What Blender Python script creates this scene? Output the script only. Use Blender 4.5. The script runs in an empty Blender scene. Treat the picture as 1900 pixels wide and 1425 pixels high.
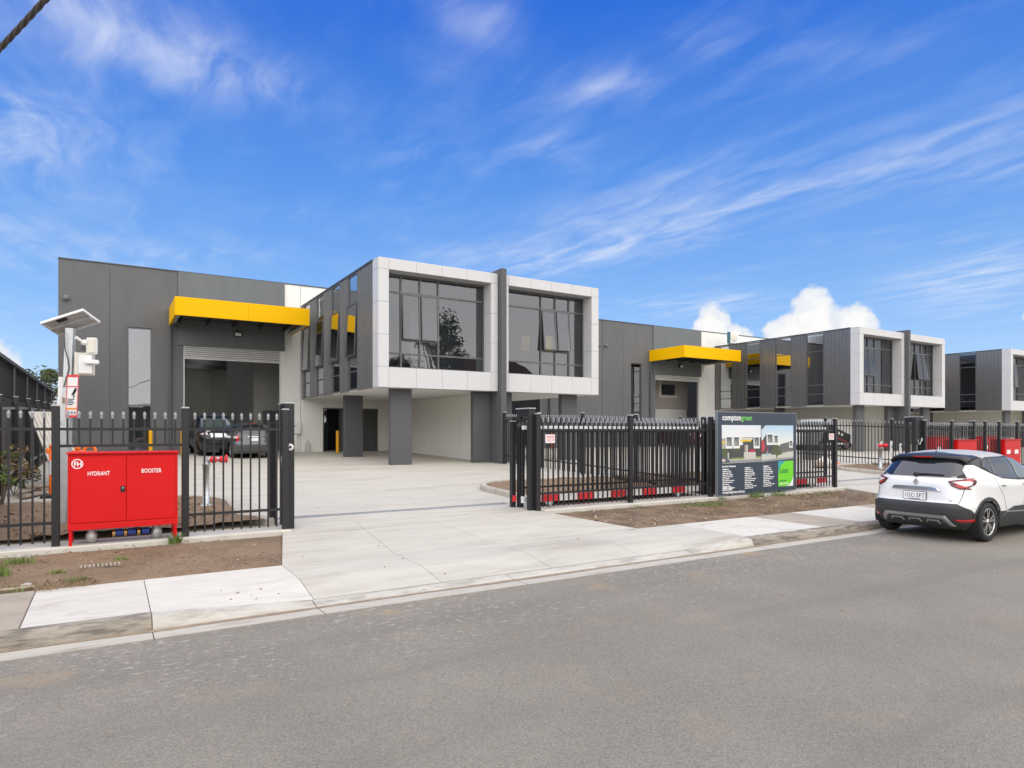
import bpy, bmesh, math, random
import numpy as np
from mathutils import Vector, Matrix
random.seed(7)
R = math.radians
SC = bpy.context.scene
COL = SC.collection
# ------------------------------------------------------------------ camera
cam = bpy.data.cameras.new("camera"); cam_o = bpy.data.objects.new("camera", cam); COL.objects.link(cam_o)
cam.sensor_width = 36.0; cam.lens = 36.0 * 1214 / 1900; cam.shift_y = 0.046
cam.clip_end = 3000; cam.clip_start = 0.05
cam_o.location = (0, 0, 1.9)
cam_o.rotation_euler = (R(90), 0, -math.atan2(0.523, 0.852))
SC.camera = cam_o
# ------------------------------------------------------------------ light
SUN_EL, SUN_AZ = R(52), R(200)          # azimuth from +Y clockwise, the sun is behind the camera
sun = bpy.data.lights.new("sun", 'SUN'); sun.energy = 1.5; sun.angle = R(150); sun.color = (1.0, 0.93, 0.83)   # bright high overcast: soft, nearly shadowless
sun_o = bpy.data.objects.new("sun", sun); COL.objects.link(sun_o)
sdir = Vector((math.sin(SUN_AZ) * math.cos(SUN_EL), math.cos(SUN_AZ) * math.cos(SUN_EL), math.sin(SUN_EL)))
sun_o.rotation_euler = sdir.to_track_quat('Z', 'Y').to_euler()
SC.view_settings.view_transform = 'Standard'; SC.view_settings.look = 'None'
SC.view_settings.exposure = 1.62; SC.view_settings.gamma = 1.0
SC.render.engine = 'CYCLES'
try:
    SC.cycles.use_denoising = True; SC.cycles.max_bounces = 12; SC.cycles.diffuse_bounces = 8; SC.cycles.caustics_reflective = False; SC.cycles.caustics_refractive = False
except Exception: pass

def build_world():
    KS = 1 / (.055 * 2 ** SC.view_settings.exposure)     # radiance that displays as 1.0
    w = bpy.data.worlds.new("World"); SC.world = w; w.use_nodes = True
    nt = w.node_tree; nt.nodes.clear(); N = nt.nodes.new; L = nt.links.new
    def val(x): n = N('ShaderNodeValue'); n.outputs[0].default_value = x; return n.outputs[0]
    def m(op, a, b=None, c=None, clamp=False):
        n = N('ShaderNodeMath'); n.operation = op; n.use_clamp = clamp
        for i, x in enumerate((a, b, c)):
            if x is None: continue
            if isinstance(x, (int, float)): n.inputs[i].default_value = x
            else: L(x, n.inputs[i])
        return n.outputs[0]
    def smooth(x, a, b):
        n = N('ShaderNodeMapRange'); n.interpolation_type = 'SMOOTHSTEP'
        L(x, n.inputs[0]); n.inputs[1].default_value = a; n.inputs[2].default_value = b
        return n.outputs[0]
    def noise(vec, sc, det=6, rough=.55, dist=0.0):
        n = N('ShaderNodeTexNoise'); n.inputs['Scale'].default_value = sc; n.inputs['Detail'].default_value = det
        n.inputs['Roughness'].default_value = rough; n.inputs['Distortion'].default_value = dist
        L(vec, n.inputs['Vector']); return n
    sky = N('ShaderNodeTexSky'); sky.sky_type = 'NISHITA'; sky.sun_disc = False
    sky.sun_elevation = SUN_EL; sky.sun_rotation = SUN_AZ
    sky.air_density = 1.0; sky.dust_density = 0.6; sky.ozone_density = 3.0; sky.altitude = 400
    hsv = N('ShaderNodeHueSaturation'); hsv.inputs['Hue'].default_value = 0.512; hsv.inputs['Saturation'].default_value = 1.5; hsv.inputs['Value'].default_value = 1.15
    L(sky.outputs[0], hsv.inputs['Color'])
    # the photograph's own clear-air colours, paler towards the horizon, laid over the physical sky
    tc = N('ShaderNodeTexCoord'); sz = N('ShaderNodeSeparateXYZ'); L(tc.outputs['Generated'], sz.inputs[0])
    rp = N('ShaderNodeValToRGB'); L(sz.outputs[2], rp.inputs[0]); cr = rp.color_ramp
    for k in range(4): cr.elements.new(.5)
    for e, (p_, c_) in zip(cr.elements, [(0, (.50, .66, .90)), (.06, (.44, .62, .89)), (.20, (.29, .50, .87)), (.36, (.135, .335, .84)), (.54, (.040, .178, .76)), (1, (.022, .12, .58))]):
        e.position = p_; e.color = tuple(q * KS for q in c_) + (1,)
    sm = N('ShaderNodeMix'); sm.data_type = 'RGBA'; sm.inputs[0].default_value = .75; L(hsv.outputs[0], sm.inputs[6]); L(rp.outputs[0], sm.inputs[7])
    geo = N('ShaderNodeTexCoord'); d = geo.outputs['Generated']
    sep = N('ShaderNodeSeparateXYZ'); L(d, sep.inputs[0]); x, y, z = sep.outputs
    zc = m('MAXIMUM', z, 0.03)
    px, py = m('DIVIDE', x, zc), m('DIVIDE', y, zc)
    comb = N('ShaderNodeCombineXYZ'); L(px, comb.inputs[0]); L(py, comb.inputs[1])
    P = comb.outputs[0]
    wn = noise(P, 1.1, 3); wv = N('ShaderNodeVectorMath'); wv.operation = 'SUBTRACT'; L(wn.outputs['Color'], wv.inputs[0]); wv.inputs[1].default_value = (.5, .5, .5)
    ws = N('ShaderNodeVectorMath'); ws.operation = 'SCALE'; L(wv.outputs[0], ws.inputs[0]); ws.inputs['Scale'].default_value = .30
    wa = N('ShaderNodeVectorMath'); L(P, wa.inputs[0]); L(ws.outputs[0], wa.inputs[1]); PW = wa.outputs[0]
    sp2 = N('ShaderNodeSeparateXYZ'); L(PW, sp2.inputs[0]); wx, wy = sp2.outputs[0], sp2.outputs[1]
    # fibrous cirrus texture, drawn out along one wind direction
    mp = N('ShaderNodeMapping'); L(PW, mp.inputs[0]); mp.inputs['Rotation'].default_value = (0, 0, R(20)); mp.inputs['Scale'].default_value = (1.9, .62, 1)
    fib = noise(mp.outputs[0], 3.2, 11, .57, .35).outputs[0]
    soft = noise(PW, 1.4, 5, .55).outputs[0]
    def blob(cx, cy, sx, sy, ang, amp):
        c, s = math.cos(R(ang)), math.sin(R(ang))
        dx, dy = m('SUBTRACT', wx, cx), m('SUBTRACT', wy, cy)
        u = m('MULTIPLY', m('ADD', m('MULTIPLY', dx, c), m('MULTIPLY', dy, s)), 1 / sx)
        v = m('MULTIPLY', m('SUBTRACT', m('MULTIPLY', dy, c), m('MULTIPLY', dx, s)), 1 / sy)
        r2 = m('ADD', m('MULTIPLY', u, u), m('MULTIPLY', v, v))
        return m('MULTIPLY', m('POWER', 2.718, m('MULTIPLY', r2, -1)), amp)
    blobs = [(2.36, 1.9, .10, 1.2, 4, .52), (2.20, 2.3, .42, 1.3, 6, .26), (2.05, 3.05, .35, .8, 22, .42), (1.22, 1.50, .16, .13, 20, .62), (1.30, 1.87, .10, .16, 10, .5),
             (.12, 1.95, .42, .17, 14, .75), (.68, 1.40, .16, .09, 10, .6), (-.42, 2.75, .45, .5, 0, .85), (-.2, 4.2, .6, .5, 0, .5),
             (5.0, 2.2, .9, .45, 25, .75), (4.0, 3.6, .5, .55, 0, .55), (2.0, 2.2, .35, .6, 0, .32), (2.75, 1.0, .3, .7, 10, .35), (-.1, 1.6, .3, .5, 0, .35)]
    tot = None
    for b in blobs:
        o = blob(*b); tot = o if tot is None else m('ADD', tot, o)
    cir = m('MULTIPLY', m('MULTIPLY', tot, .78), smooth(fib, .24, .86))
    thin = m('MULTIPLY', smooth(soft, .40, .80), .20)
    thin = m('MULTIPLY', thin, smooth(fib, .35, .7))
    # the sky reflected in the windows shows more broken cloud over the street side
    back = m('MULTIPLY', smooth(y, .30, -.35), smooth(noise(P, .7, 7, .55).outputs[0], .22, .52))
    back = m('MULTIPLY', back, .93)
    cir = m('MAXIMUM', m('ADD', cir, thin), back, clamp=False)
    cir = m('MINIMUM', cir, .92)
    # low cumulus near the horizon, in azimuth / elevation
    az = m('ARCTAN2', x, y); hor = m('SQRT', m('ADD', m('MULTIPLY', x, x), m('MULTIPLY', y, y))); el = m('DIVIDE', z, hor)
    cc = N('ShaderNodeCombineXYZ'); L(az, cc.inputs[0]); L(el, cc.inputs[1])
    n1 = noise(cc.outputs[0], 26, 8, .58).outputs[0]
    n2 = noise(cc.outputs[0], 60, 4, .5).outputs[0]
    f = None
    for (ca, ce, ra, re) in [(.846, .146, .030, .048), (.876, .126, .030, .032), (.820, .128, .022, .026), (.985, .148, .038, .054), (.948, .134, .032, .038), (1.032, .140, .030, .036), (1.232, .138, .020, .010),
                             (-.185, .112, .035, .050), (-.14, .085, .05, .03), (.30, .02, .5, .04), (-.9, .06, .3, .09), (1.9, .05, .35, .10), (2.8, .06, .5, .12), (-2.2, .06, .5, .12)]:
        u = m('MULTIPLY', m('SUBTRACT', az, ca), 1 / ra); v = m('MULTIPLY', m('SUBTRACT', el, ce), 1 / re)
        g = m('SUBTRACT', 1, m('SQRT', m('ADD', m('MULTIPLY', u, u), m('MULTIPLY', v, v))))
        f = g if f is None else m('MAXIMUM', f, g)
    f = m('ADD', f, m('MULTIPLY', m('SUBTRACT', n1, .5), .95)); f = m('ADD', f, m('MULTIPLY', m('SUBTRACT', n2, .5), .35))
    cum = m('MULTIPLY', smooth(f, -.02, .22), .96)
    shade = smooth(m('ADD', f, m('MULTIPLY', m('SUBTRACT', n2, .5), .8)), .05, .75)
    K = KS   # cloud radiance before the world strength
    ccol = N('ShaderNodeMix'); ccol.data_type = 'RGBA'; L(shade, ccol.inputs[0])
    ccol.inputs[6].default_value = (K * .80, K * .84, K * .92, 1); ccol.inputs[7].default_value = (K * 1.02, K * 1.0, K * .97, 1)
    mix1 = N('ShaderNodeMix'); mix1.data_type = 'RGBA'; L(cir, mix1.inputs[0]); L(sm.outputs[2], mix1.inputs[6]); mix1.inputs[7].default_value = (K * .88, K * .92, K * 1.0, 1)
    mix2 = N('ShaderNodeMix'); mix2.data_type = 'RGBA'; L(cum, mix2.inputs[0]); L(mix1.outputs[2], mix2.inputs[6]); L(ccol.outputs[2], mix2.inputs[7])
    bg = N('ShaderNodeBackground'); bg.inputs[1].default_value = 0.055; L(mix2.outputs[2], bg.inputs[0])
    out = N('ShaderNodeOutputWorld'); L(bg.outputs[0], out.inputs[0])
build_world()

# ------------------------------------------------------------------ helpers
def link(o): COL.objects.link(o); return o
def tag(o, label=None, cat=None, group=None, kind=None):
    if label: o['label'] = label
    if cat: o['category'] = cat
    if group: o['group'] = group
    if kind: o['kind'] = kind
    return o
def thing(name, label, cat, loc=(0, 0, 0), rotz=0.0, group=None):
    o = link(bpy.data.objects.new(name, None)); o.location = loc; o.rotation_euler = (0, 0, rotz)
    o.empty_display_size = .2
    return tag(o, label, cat, group)
def adopt(o, p, world=False):
    """parent o; with world=True its mesh is already in world coordinates"""
    o.parent = p
    if world and p.type == 'EMPTY': o.matrix_parent_inverse = Matrix.Translation(-Vector(p.location))
    return o
def copy_tree(o, parent=None):
    c = link(o.copy()); c.parent = parent
    if parent is not None: c.matrix_parent_inverse = o.matrix_parent_inverse.copy()
    for ch in list(o.children): copy_tree(ch, c)
    return c
class MB:
    def __init__(s): s.v = []; s.f = []; s.m = []; s.sm = []
    def add(s, vs, fs, mi=0, smooth=False):
        b = len(s.v); s.v += [tuple(v) for v in vs]
        for f in fs: s.f.append([b + i for i in f]); s.m.append(mi); s.sm.append(smooth)
    def box(s, x0, x1, y0, y1, z0, z1, mi=0):
        s.add([(x0, y0, z0), (x1, y0, z0), (x1, y1, z0), (x0, y1, z0), (x0, y0, z1), (x1, y0, z1), (x1, y1, z1), (x0, y1, z1)],
              [(0, 3, 2, 1), (4, 5, 6, 7), (0, 1, 5, 4), (1, 2, 6, 5), (2, 3, 7, 6), (3, 0, 4, 7)], mi)
    def bbox(s, x0, x1, y0, y1, z0, z1, b=.006, mi=0):
        """box with chamfered edges"""
        bm = bmesh.new(); bmesh.ops.create_cube(bm, size=1)
        for v in bm.verts: v.co = ((x0 + x1) / 2 + v.co.x * (x1 - x0), (y0 + y1) / 2 + v.co.y * (y1 - y0), (z0 + z1) / 2 + v.co.z * (z1 - z0))
        bmesh.ops.bevel(bm, geom=bm.edges[:], offset=b, segments=1, affect='EDGES')
        s.bm(bm, mi)
    def bm(s, bm, mi=0, smooth=False, M=None):
        bm.verts.index_update()
        s.add([(M @ v.co if M else v.co)[:] for v in bm.verts], [[v.index for v in f.verts] for f in bm.faces], mi, smooth); bm.free()
    def hexa(s, p, mi=0):
        s.add(p, [(0, 3, 2, 1), (4, 5, 6, 7), (0, 1, 5, 4), (1, 2, 6, 5), (2, 3, 7, 6), (3, 0, 4, 7)], mi)
    def quad(s, a, b, c, d, mi=0): s.add([a, b, c, d], [(0, 1, 2, 3)], mi)
    def cyl(s, a, b, r0, r1=None, n=12, caps=True, mi=0, smooth=True):
        r1 = r0 if r1 is None else r1; a = Vector(a); b = Vector(b); d = (b - a).normalized()
        u = d.orthogonal().normalized(); w = d.cross(u)
        vs = [(c + (u * math.cos(2 * math.pi * i / n) + w * math.sin(2 * math.pi * i / n)) * r)[:] for c, r in ((a, r0), (b, r1)) for i in range(n)]
        s.add(vs, [(i, (i + 1) % n, n + (i + 1) % n, n + i) for i in range(n)], mi, smooth)
        if caps: s.add(vs, [list(range(n))[::-1], list(range(n, 2 * n))], mi)
    def tube(s, pts, r, n=8, mi=0):
        pts = [Vector(p) for p in pts]; rings = []; u = None
        for i, p in enumerate(pts):
            d = (pts[min(i + 1, len(pts) - 1)] - pts[max(i - 1, 0)]).normalized()
            u = d.orthogonal().normalized() if u is None else (u - d * u.dot(d)).normalized()
            w = d.cross(u); rr = r[i] if isinstance(r, (list, tuple)) else r
            rings += [(p + (u * math.cos(2 * math.pi * k / n) + w * math.sin(2 * math.pi * k / n)) * rr)[:] for k in range(n)]
        fs = [(i * n + k, i * n + (k + 1) % n, (i + 1) * n + (k + 1) % n, (i + 1) * n + k) for i in range(len(pts) - 1) for k in range(n)]
        s.add(rings, fs, mi, True); e = (len(pts) - 1) * n
        s.add(rings, [list(range(n))[::-1], [e + k for k in range(n)]], mi)
    def lathe(s, prof, c, n=16, mi=0, axis='Z'):
        vs = []
        for r, h in prof:
            for k in range(n):
                a = 2 * math.pi * k / n; q = (r * math.cos(a), r * math.sin(a), h)
                if axis == 'Y': q = (q[0], q[2], q[1])
                if axis == 'X': q = (q[2], q[0], q[1])
                vs.append((c[0] + q[0], c[1] + q[1], c[2] + q[2]))
        s.add(vs, [(i * n + k, i * n + (k + 1) % n, (i + 1) * n + (k + 1) % n, (i + 1) * n + k) for i in range(len(prof) - 1) for k in range(n)], mi, True)
    def prism(s, poly, y0, y1, mi=0):
        """polygon in x,z extruded along y"""
        n = len(poly); vs = [(x, y0, z) for x, z in poly] + [(x, y1, z) for x, z in poly]
        s.add(vs, [list(range(n)), list(range(2 * n - 1, n - 1, -1))] + [(i, n + i, n + (i + 1) % n, (i + 1) % n) for i in range(n)], mi)
    def mesh(s, name, mats):
        me = bpy.data.meshes.new(name); me.from_pydata(s.v, [], s.f)
        for m in (mats if isinstance(mats, (list, tuple)) else [mats]): me.materials.append(m)
        me.polygons.foreach_set('material_index', s.m); me.polygons.foreach_set('use_smooth', s.sm); me.update()
        return me
    def build(s, name, mats, parent=None, world=False, kind=None, label=None):
        o = link(bpy.data.objects.new(name, s.mesh(name, mats)))
        if parent is not None: adopt(o, parent, world)
        if kind: o['kind'] = kind
        if label: o['label'] = label
        return o
def place(me, name, loc, parent, world=True, rotz=0, kind=None):
    o = link(bpy.data.objects.new(name, me)); adopt(o, parent, world); o.location = loc; o.rotation_euler = (0, 0, rotz); return o
def fix_normals(o):
    bm = bmesh.new(); bm.from_mesh(o.data); bmesh.ops.recalc_face_normals(bm, faces=bm.faces); bm.to_mesh(o.data); bm.free(); return o
def text_mb(mb, s, size, origin, ux=(1, 0, 0), uz=(0, 0, 1), bold=0.0, width=None, mi=0, align='LEFT', depth=0.0):
    cu = bpy.data.curves.new('lettering', 'FONT'); cu.body = s; cu.size = size; cu.offset = bold; cu.align_x = align; cu.resolution_u = 3; cu.extrude = depth
    o = bpy.data.objects.new('lettering', cu); me = bpy.data.meshes.new_from_object(o)
    xs = [v.co.x for v in me.vertices]; k = 1.0
    if width and xs: k = width / (max(xs) - min(xs))
    ux, uz, og = Vector(ux), Vector(uz), Vector(origin); un = ux.cross(uz)
    mb.add([(og + ux * v.co.x * k + uz * v.co.y + un * v.co.z)[:] for v in me.vertices], [list(p.vertices) for p in me.polygons], mi)
    bpy.data.objects.remove(o); bpy.data.curves.remove(cu); bpy.data.meshes.remove(me)

# ------------------------------------------------------------------ materials
def mat(name, col, rough=.6, metal=0.0, var=0.0, vscale=3.0, bump=0.0, bscale=40.0, spec=.5, rnd=0.0, col2=None, c2scale=.8, c2lo=.45, c2hi=.7, detail=6, stretch=None, coat=0.0, world=True, aniso=0.0):
    m = bpy.data.materials.new(name); m.use_nodes = True; nt = m.node_tree; N = nt.nodes.new; L = nt.links.new
    b = nt.nodes['Principled BSDF']; b.inputs['Roughness'].default_value = rough; b.inputs['Metallic'].default_value = metal
    b.inputs['Specular IOR Level'].default_value = spec; b.inputs['Coat Weight'].default_value = coat; b.inputs['Coat Roughness'].default_value = .03
    b.inputs['Anisotropic'].default_value = aniso
    c = (col + (1,)) if len(col) == 3 else col
    b.inputs['Base Color'].default_value = c; m.diffuse_color = c
    if not (var or bump or rnd or col2): return m
    if world: vec = N('ShaderNodeNewGeometry').outputs['Position']
    else: vec = N('ShaderNodeTexCoord').outputs['Object']
    if stretch:
        mp = N('ShaderNodeMapping'); mp.inputs['Scale'].default_value = stretch; L(vec, mp.inputs[0]); vec2 = mp.outputs[0]
    else: vec2 = vec
    def nz(sc, det, v): 
        n = N('ShaderNodeTexNoise'); n.inputs['Scale'].default_value = sc; n.inputs['Detail'].default_value = det; n.inputs['Roughness'].default_value = .6; L(v, n.inputs['Vector']); return n.outputs[0]
    rgb = N('ShaderNodeRGB'); rgb.outputs[0].default_value = c; cur = rgb.outputs[0]
    if col2:
        mx = N('ShaderNodeMix'); mx.data_type = 'RGBA'; mr = N('ShaderNodeMapRange'); mr.interpolation_type = 'SMOOTHSTEP'; L(nz(c2scale, 8, vec2), mr.inputs[0]); mr.inputs[1].default_value = c2lo; mr.inputs[2].default_value = c2hi
        L(mr.outputs[0], mx.inputs[0]); L(cur, mx.inputs[6]); mx.inputs[7].default_value = col2 + (1,); cur = mx.outputs[2]
    if var:
        h = N('ShaderNodeHueSaturation'); L(cur, h.inputs['Color']); mr = N('ShaderNodeMapRange'); L(nz(vscale, detail, vec2), mr.inputs[0]); mr.inputs[1].default_value = .25; mr.inputs[2].default_value = .75
        mr.inputs[3].default_value = 1 - var; mr.inputs[4].default_value = 1 + var; L(mr.outputs[0], h.inputs['Value']); cur = h.outputs[0]
    if rnd:
        h = N('ShaderNodeHueSaturation'); L(cur, h.inputs['Color']); oi = N('ShaderNodeObjectInfo'); mr = N('ShaderNodeMapRange'); L(oi.outputs['Random'], mr.inputs[0]); mr.inputs[3].default_value = 1 - rnd; mr.inputs[4].default_value = 1 + rnd
        L(mr.outputs[0], h.inputs['Value']); cur = h.outputs[0]
    L(cur, b.inputs['Base Color'])
    if bump:
        bp = N('ShaderNodeBump'); bp.inputs['Strength'].default_value = bump; bp.inputs['Distance'].default_value = .01; L(nz(bscale, 5, vec), bp.inputs['Height']); L(bp.outputs[0], b.inputs['Normal'])
    return m
def glass_mat(name, tint, ior=2.1, rough=0.0, k=1.0):
    m = bpy.data.materials.new(name); m.use_nodes = True; nt = m.node_tree; nt.nodes.clear(); N = nt.nodes.new; L = nt.links.new
    t = N('ShaderNodeBsdfTransparent'); t.inputs[0].default_value = tint + (1,)
    g = N('ShaderNodeBsdfGlossy'); g.inputs['Roughness'].default_value = rough; g.inputs[0].default_value = (.92, .95, 1, 1)
    fr = N('ShaderNodeFresnel'); fr.inputs[0].default_value = ior
    nb = N('ShaderNodeTexNoise'); nb.inputs['Scale'].default_value = .9; geo = N('ShaderNodeNewGeometry'); L(geo.outputs['Position'], nb.inputs['Vector'])
    bp = N('ShaderNodeBump'); bp.inputs['Strength'].default_value = .05; bp.inputs['Distance'].default_value = .05; L(nb.outputs[0], bp.inputs['Height']); L(bp.outputs[0], g.inputs['Normal'])
    kk = N('ShaderNodeMath'); kk.operation = 'MULTIPLY'; L(fr.outputs[0], kk.inputs[0]); kk.inputs[1].default_value = k
    x = N('ShaderNodeMixShader'); L(kk.outputs[0], x.inputs[0]); L(t.outputs[0], x.inputs[1]); L(g.outputs[0], x.inputs[2])
    o = N('ShaderNodeOutputMaterial'); L(x.outputs[0], o.inputs[0]); return m
M = {}
def asphalt_mat():
    m = bpy.data.materials.new('asphalt'); m.use_nodes = True; nt = m.node_tree; N = nt.nodes.new; L = nt.links.new; b = nt.nodes['Principled BSDF']
    b.inputs['Roughness'].default_value = .88; b.inputs['Specular IOR Level'].default_value = .3
    pos = N('ShaderNodeNewGeometry').outputs['Position']; sep = N('ShaderNodeSeparateXYZ'); L(pos, sep.inputs[0])
    def nz(sc, det, v=None, ro=.6):
        n = N('ShaderNodeTexNoise'); n.inputs['Scale'].default_value = sc; n.inputs['Detail'].default_value = det; n.inputs['Roughness'].default_value = ro; L(v or pos, n.inputs['Vector']); return n.outputs[0]
    def mr(x, a, bb, c, d, sm=True):
        n = N('ShaderNodeMapRange'); n.interpolation_type = 'SMOOTHSTEP' if sm else 'LINEAR'; L(x, n.inputs[0])
        for i, k in enumerate((a, bb, c, d)): n.inputs[1 + i].default_value = k
        return n.outputs[0]
    def mixc(f, c1, c2):
        n = N('ShaderNodeMix'); n.data_type = 'RGBA'; L(f, n.inputs[0])
        for i, c in ((6, c1), (7, c2)):
            if isinstance(c, tuple): n.inputs[i].default_value = c + (1,)
            else: L(c, n.inputs[i])
        return n.outputs[2]
    def mul(a, bb):
        n = N('ShaderNodeMath'); n.operation = 'MULTIPLY'
        for i, k in enumerate((a, bb)):
            if isinstance(k, float): n.inputs[i].default_value = k
            else: L(k, n.inputs[i])
        return n.outputs[0]
    vor = N('ShaderNodeTexVoronoi'); vor.inputs['Scale'].default_value = 130; L(pos, vor.inputs['Vector'])
    sc = N('ShaderNodeSeparateColor'); L(vor.outputs['Color'], sc.inputs[0])
    stone = mixc(mr(sc.outputs[0], 0, 1, 0, 1, False), (.116, .105, .087), (.328, .300, .250))
    big = mixc(mr(nz(.7, 9), .36, .66, 0, 1), (.192, .176, .145), (.246, .225, .186))
    mixn = N('ShaderNodeMix'); mixn.data_type = 'RGBA'; mixn.inputs[0].default_value = .45; L(stone, mixn.inputs[6]); L(big, mixn.inputs[7]); cur = mixn.outputs[2]
    # long wheel-track polish and joins along the street
    mp = N('ShaderNodeMapping'); mp.inputs['Scale'].default_value = (.08, 1.3, 1); L(pos, mp.inputs[0])
    cur = mixc(mul(mr(nz(1.0, 4, mp.outputs[0]), .50, .66, 0, 1), .35), cur, (.165, .152, .129))
    # pale cement scuffs dragged out of the new driveway
    mp2 = N('ShaderNodeMapping'); mp2.inputs['Scale'].default_value = (2.6, 5.0, 1); mp2.inputs['Rotation'].default_value = (0, 0, R(12)); L(pos, mp2.inputs[0])
    near = mul(mr(sep.outputs[1], 4.2, 6.7, 0, 1), mr(nz(.5, 3), .36, .56, .25, 1))
    sc1 = mr(nz(3.6, 9, mp2.outputs[0], .72), .55, .62, 0, 1); cur = mixc(mul(mul(sc1, near), .7), cur, (.50, .47, .42))
    sc2 = mr(nz(7.5, 9, mp2.outputs[0], .75), .60, .66, 0, 1); cur = mixc(mul(mr(nz(.5, 2), .45, .62, 0, .8), sc2), cur, (.46, .44, .40))
    sand = mul(mr(nz(1.1, 7), .56, .70, 0, 1), mr(sep.outputs[1], 5.6, 6.8, .14, .85)); cur = mixc(sand, cur, (.34, .25, .15))
    L(cur, b.inputs['Base Color'])
    bp = N('ShaderNodeBump'); bp.inputs['Strength'].default_value = .55; bp.inputs['Distance'].default_value = .006
    L(vor.outputs['Distance'], bp.inputs['Height']); L(bp.outputs[0], b.inputs['Normal'])
    return m
M['asphalt'] = asphalt_mat()
M['concrete'] = mat('pale_new_concrete', (.47, .445, .380), .87, var=.12, vscale=2.4, bump=.3, bscale=60, rnd=.035, col2=(.37, .335, .28), c2scale=.8, c2lo=.48, c2hi=.74, stretch=(.5, 2.2, 1), detail=12)
M['path_new'] = mat('white_new_path_concrete', (.56, .535, .475), .88, var=.09, vscale=5, bump=.35, bscale=95, rnd=.03, detail=12, col2=(.44, .405, .34), c2scale=1.6, c2lo=.52, c2hi=.74, stretch=(.7, 2.2, 1))
M['path_old'] = mat('brown_old_path_concrete', (.36, .31, .25), .9, var=.12, vscale=3, bump=.2, bscale=70, rnd=.05, col2=(.29, .25, .20), c2scale=2, detail=9)
M['kerb_old'] = mat('stained_kerb_concrete', (.30, .265, .215), .9, var=.28, vscale=14, bump=.5, bscale=70, col2=(.14, .122, .10), c2scale=5, c2lo=.40, c2hi=.66, stretch=(.7, 1, 5), detail=12)
M['kerb_new'] = mat('new_layback_kerb_concrete', (.47, .445, .39), .9, var=.14, vscale=9, bump=.4, bscale=70, col2=(.33, .31, .27), c2scale=3.2, c2lo=.44, c2hi=.66, stretch=(.6, 1.5, 3), detail=12)
M['gutter'] = mat('gutter_concrete', (.44, .41, .35), .9, var=.12, vscale=5, bump=.2, bscale=60, col2=(.30, .25, .19), c2scale=2.2, c2lo=.52, c2hi=.75, stretch=(.6, 5, 1), detail=9)
M['silt'] = mat('silt_in_gutter', (.26, .20, .14), .95, var=.25, vscale=9)
M['joint'] = mat('dark_joint', (.12, .11, .10), .95)
M['soil'] = mat('brown_bare_soil', (.215, .148, .090), .95, var=.25, vscale=22, bump=.9, bscale=45, col2=(.155, .103, .062), c2scale=1.3, c2lo=.42, c2hi=.68, detail=12)
M['mulch'] = mat('dry_grass_mulch_soil', (.20, .135, .083), .95, var=.32, vscale=16, bump=1.0, bscale=36, col2=(.115, .08, .05), c2scale=2.3, c2lo=.40, c2hi=.64, detail=12)
M['clod'] = mat('soil_clods', (.25, .18, .115), .95, var=.2, vscale=14, rnd=.1)
M['stone'] = mat('pale_stones', (.40, .37, .33), .9, var=.15, vscale=14)
M['grass'] = mat('grass_blades', (.13, .20, .035), .7, var=.35, vscale=8)
M['drygrass'] = mat('dry_grass_blades', (.20, .14, .065), .8, var=.35, vscale=8)
M['earth'] = mat('far_ground', (.16, .15, .08), .95, var=.25, vscale=.4)
M['wall_dark'] = mat('dark_grey_precast', (.126, .128, .130), .82, var=.09, vscale=1.6, stretch=(1.6, 1.6, .35), detail=10, bump=.35, bscale=90, rnd=.02)
M['wall_mid'] = mat('mid_grey_precast', (.150, .160, .162), .8, var=.08, stretch=(1.6, 1.6, .35), detail=10, vscale=1.6, bump=.3, bscale=90)
M['wall_light'] = mat('pale_grey_precast', (.80, .795, .745), .82, var=.03, vscale=1.5, bump=.25, bscale=90, rnd=.015)
M['wall_in'] = mat('bare_precast', (.34, .33, .29), .9, var=.05, vscale=1.5)
M['column'] = mat('charcoal_painted_column', (.092, .093, .098), .75, var=.05, vscale=2, bump=.2, bscale=80)
M['white'] = mat('white_composite_panel', (.57, .57, .575), .38, rnd=.012)
M['core'] = mat('panel_gap_backing', (.34, .34, .34), .9)
M['clad'] = mat('dark_metal_cladding', (.225, .225, .225), .34, .75, var=.03, vscale=2, aniso=.4)
M['flash'] = mat('dark_flashing', (.07, .075, .08), .5, .3)
M['soffit'] = mat('pale_grey_soffit', (.80, .80, .80), .8, var=.03)
M['alu'] = mat('charcoal_window_frame', (.115, .118, .122), .42, .35)
M['glass'] = glass_mat('tinted_glass', (.55, .57, .60), 1.98)
M['glass_pale'] = glass_mat('pale_reflecting_glass', (.40, .42, .45), 2.5)
M['glass_side'] = glass_mat('side_window_glass', (.22, .24, .27), 1.75, k=.62)
M['glass_dark'] = glass_mat('dark_tinted_glass', (.16, .17, .19), 2.1)
M['room'] = mat('office_wall_paint', (.72, .72, .72), .9)
M['carpet'] = mat('grey_carpet', (.10, .10, .105), .95)
M['yellow'] = mat('yellow_canopy_panel', (.86, .47, .0), .5, spec=.12, var=.015, vscale=2)
M['yellow_paint'] = mat('yellow_safety_paint', (.85, .42, .005), .45)
M['paper'] = mat('yellow_paper', (.80, .60, .16), .8)
M['slat'] = mat('cream_roller_door', (.60, .60, .575), .5)
M['red'] = mat('glossy_red_paint', (.62, .006, .008), .36, coat=.08, spec=.3, var=.03, vscale=3)
M['white_print'] = mat('white_lettering', (.85, .85, .85), .6)
M['black'] = mat('black_powder_coat', (.016, .016, .018), .42)
M['spear'] = mat('grey_spear_cap', (.26, .27, .285), .45, .4)
M['capw'] = mat('grey_post_cap', (.40, .41, .42), .5)
M['galv'] = mat('galvanised_steel', (.52, .55, .55), .45, .55, var=.12, vscale=14, bump=.05)
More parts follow.
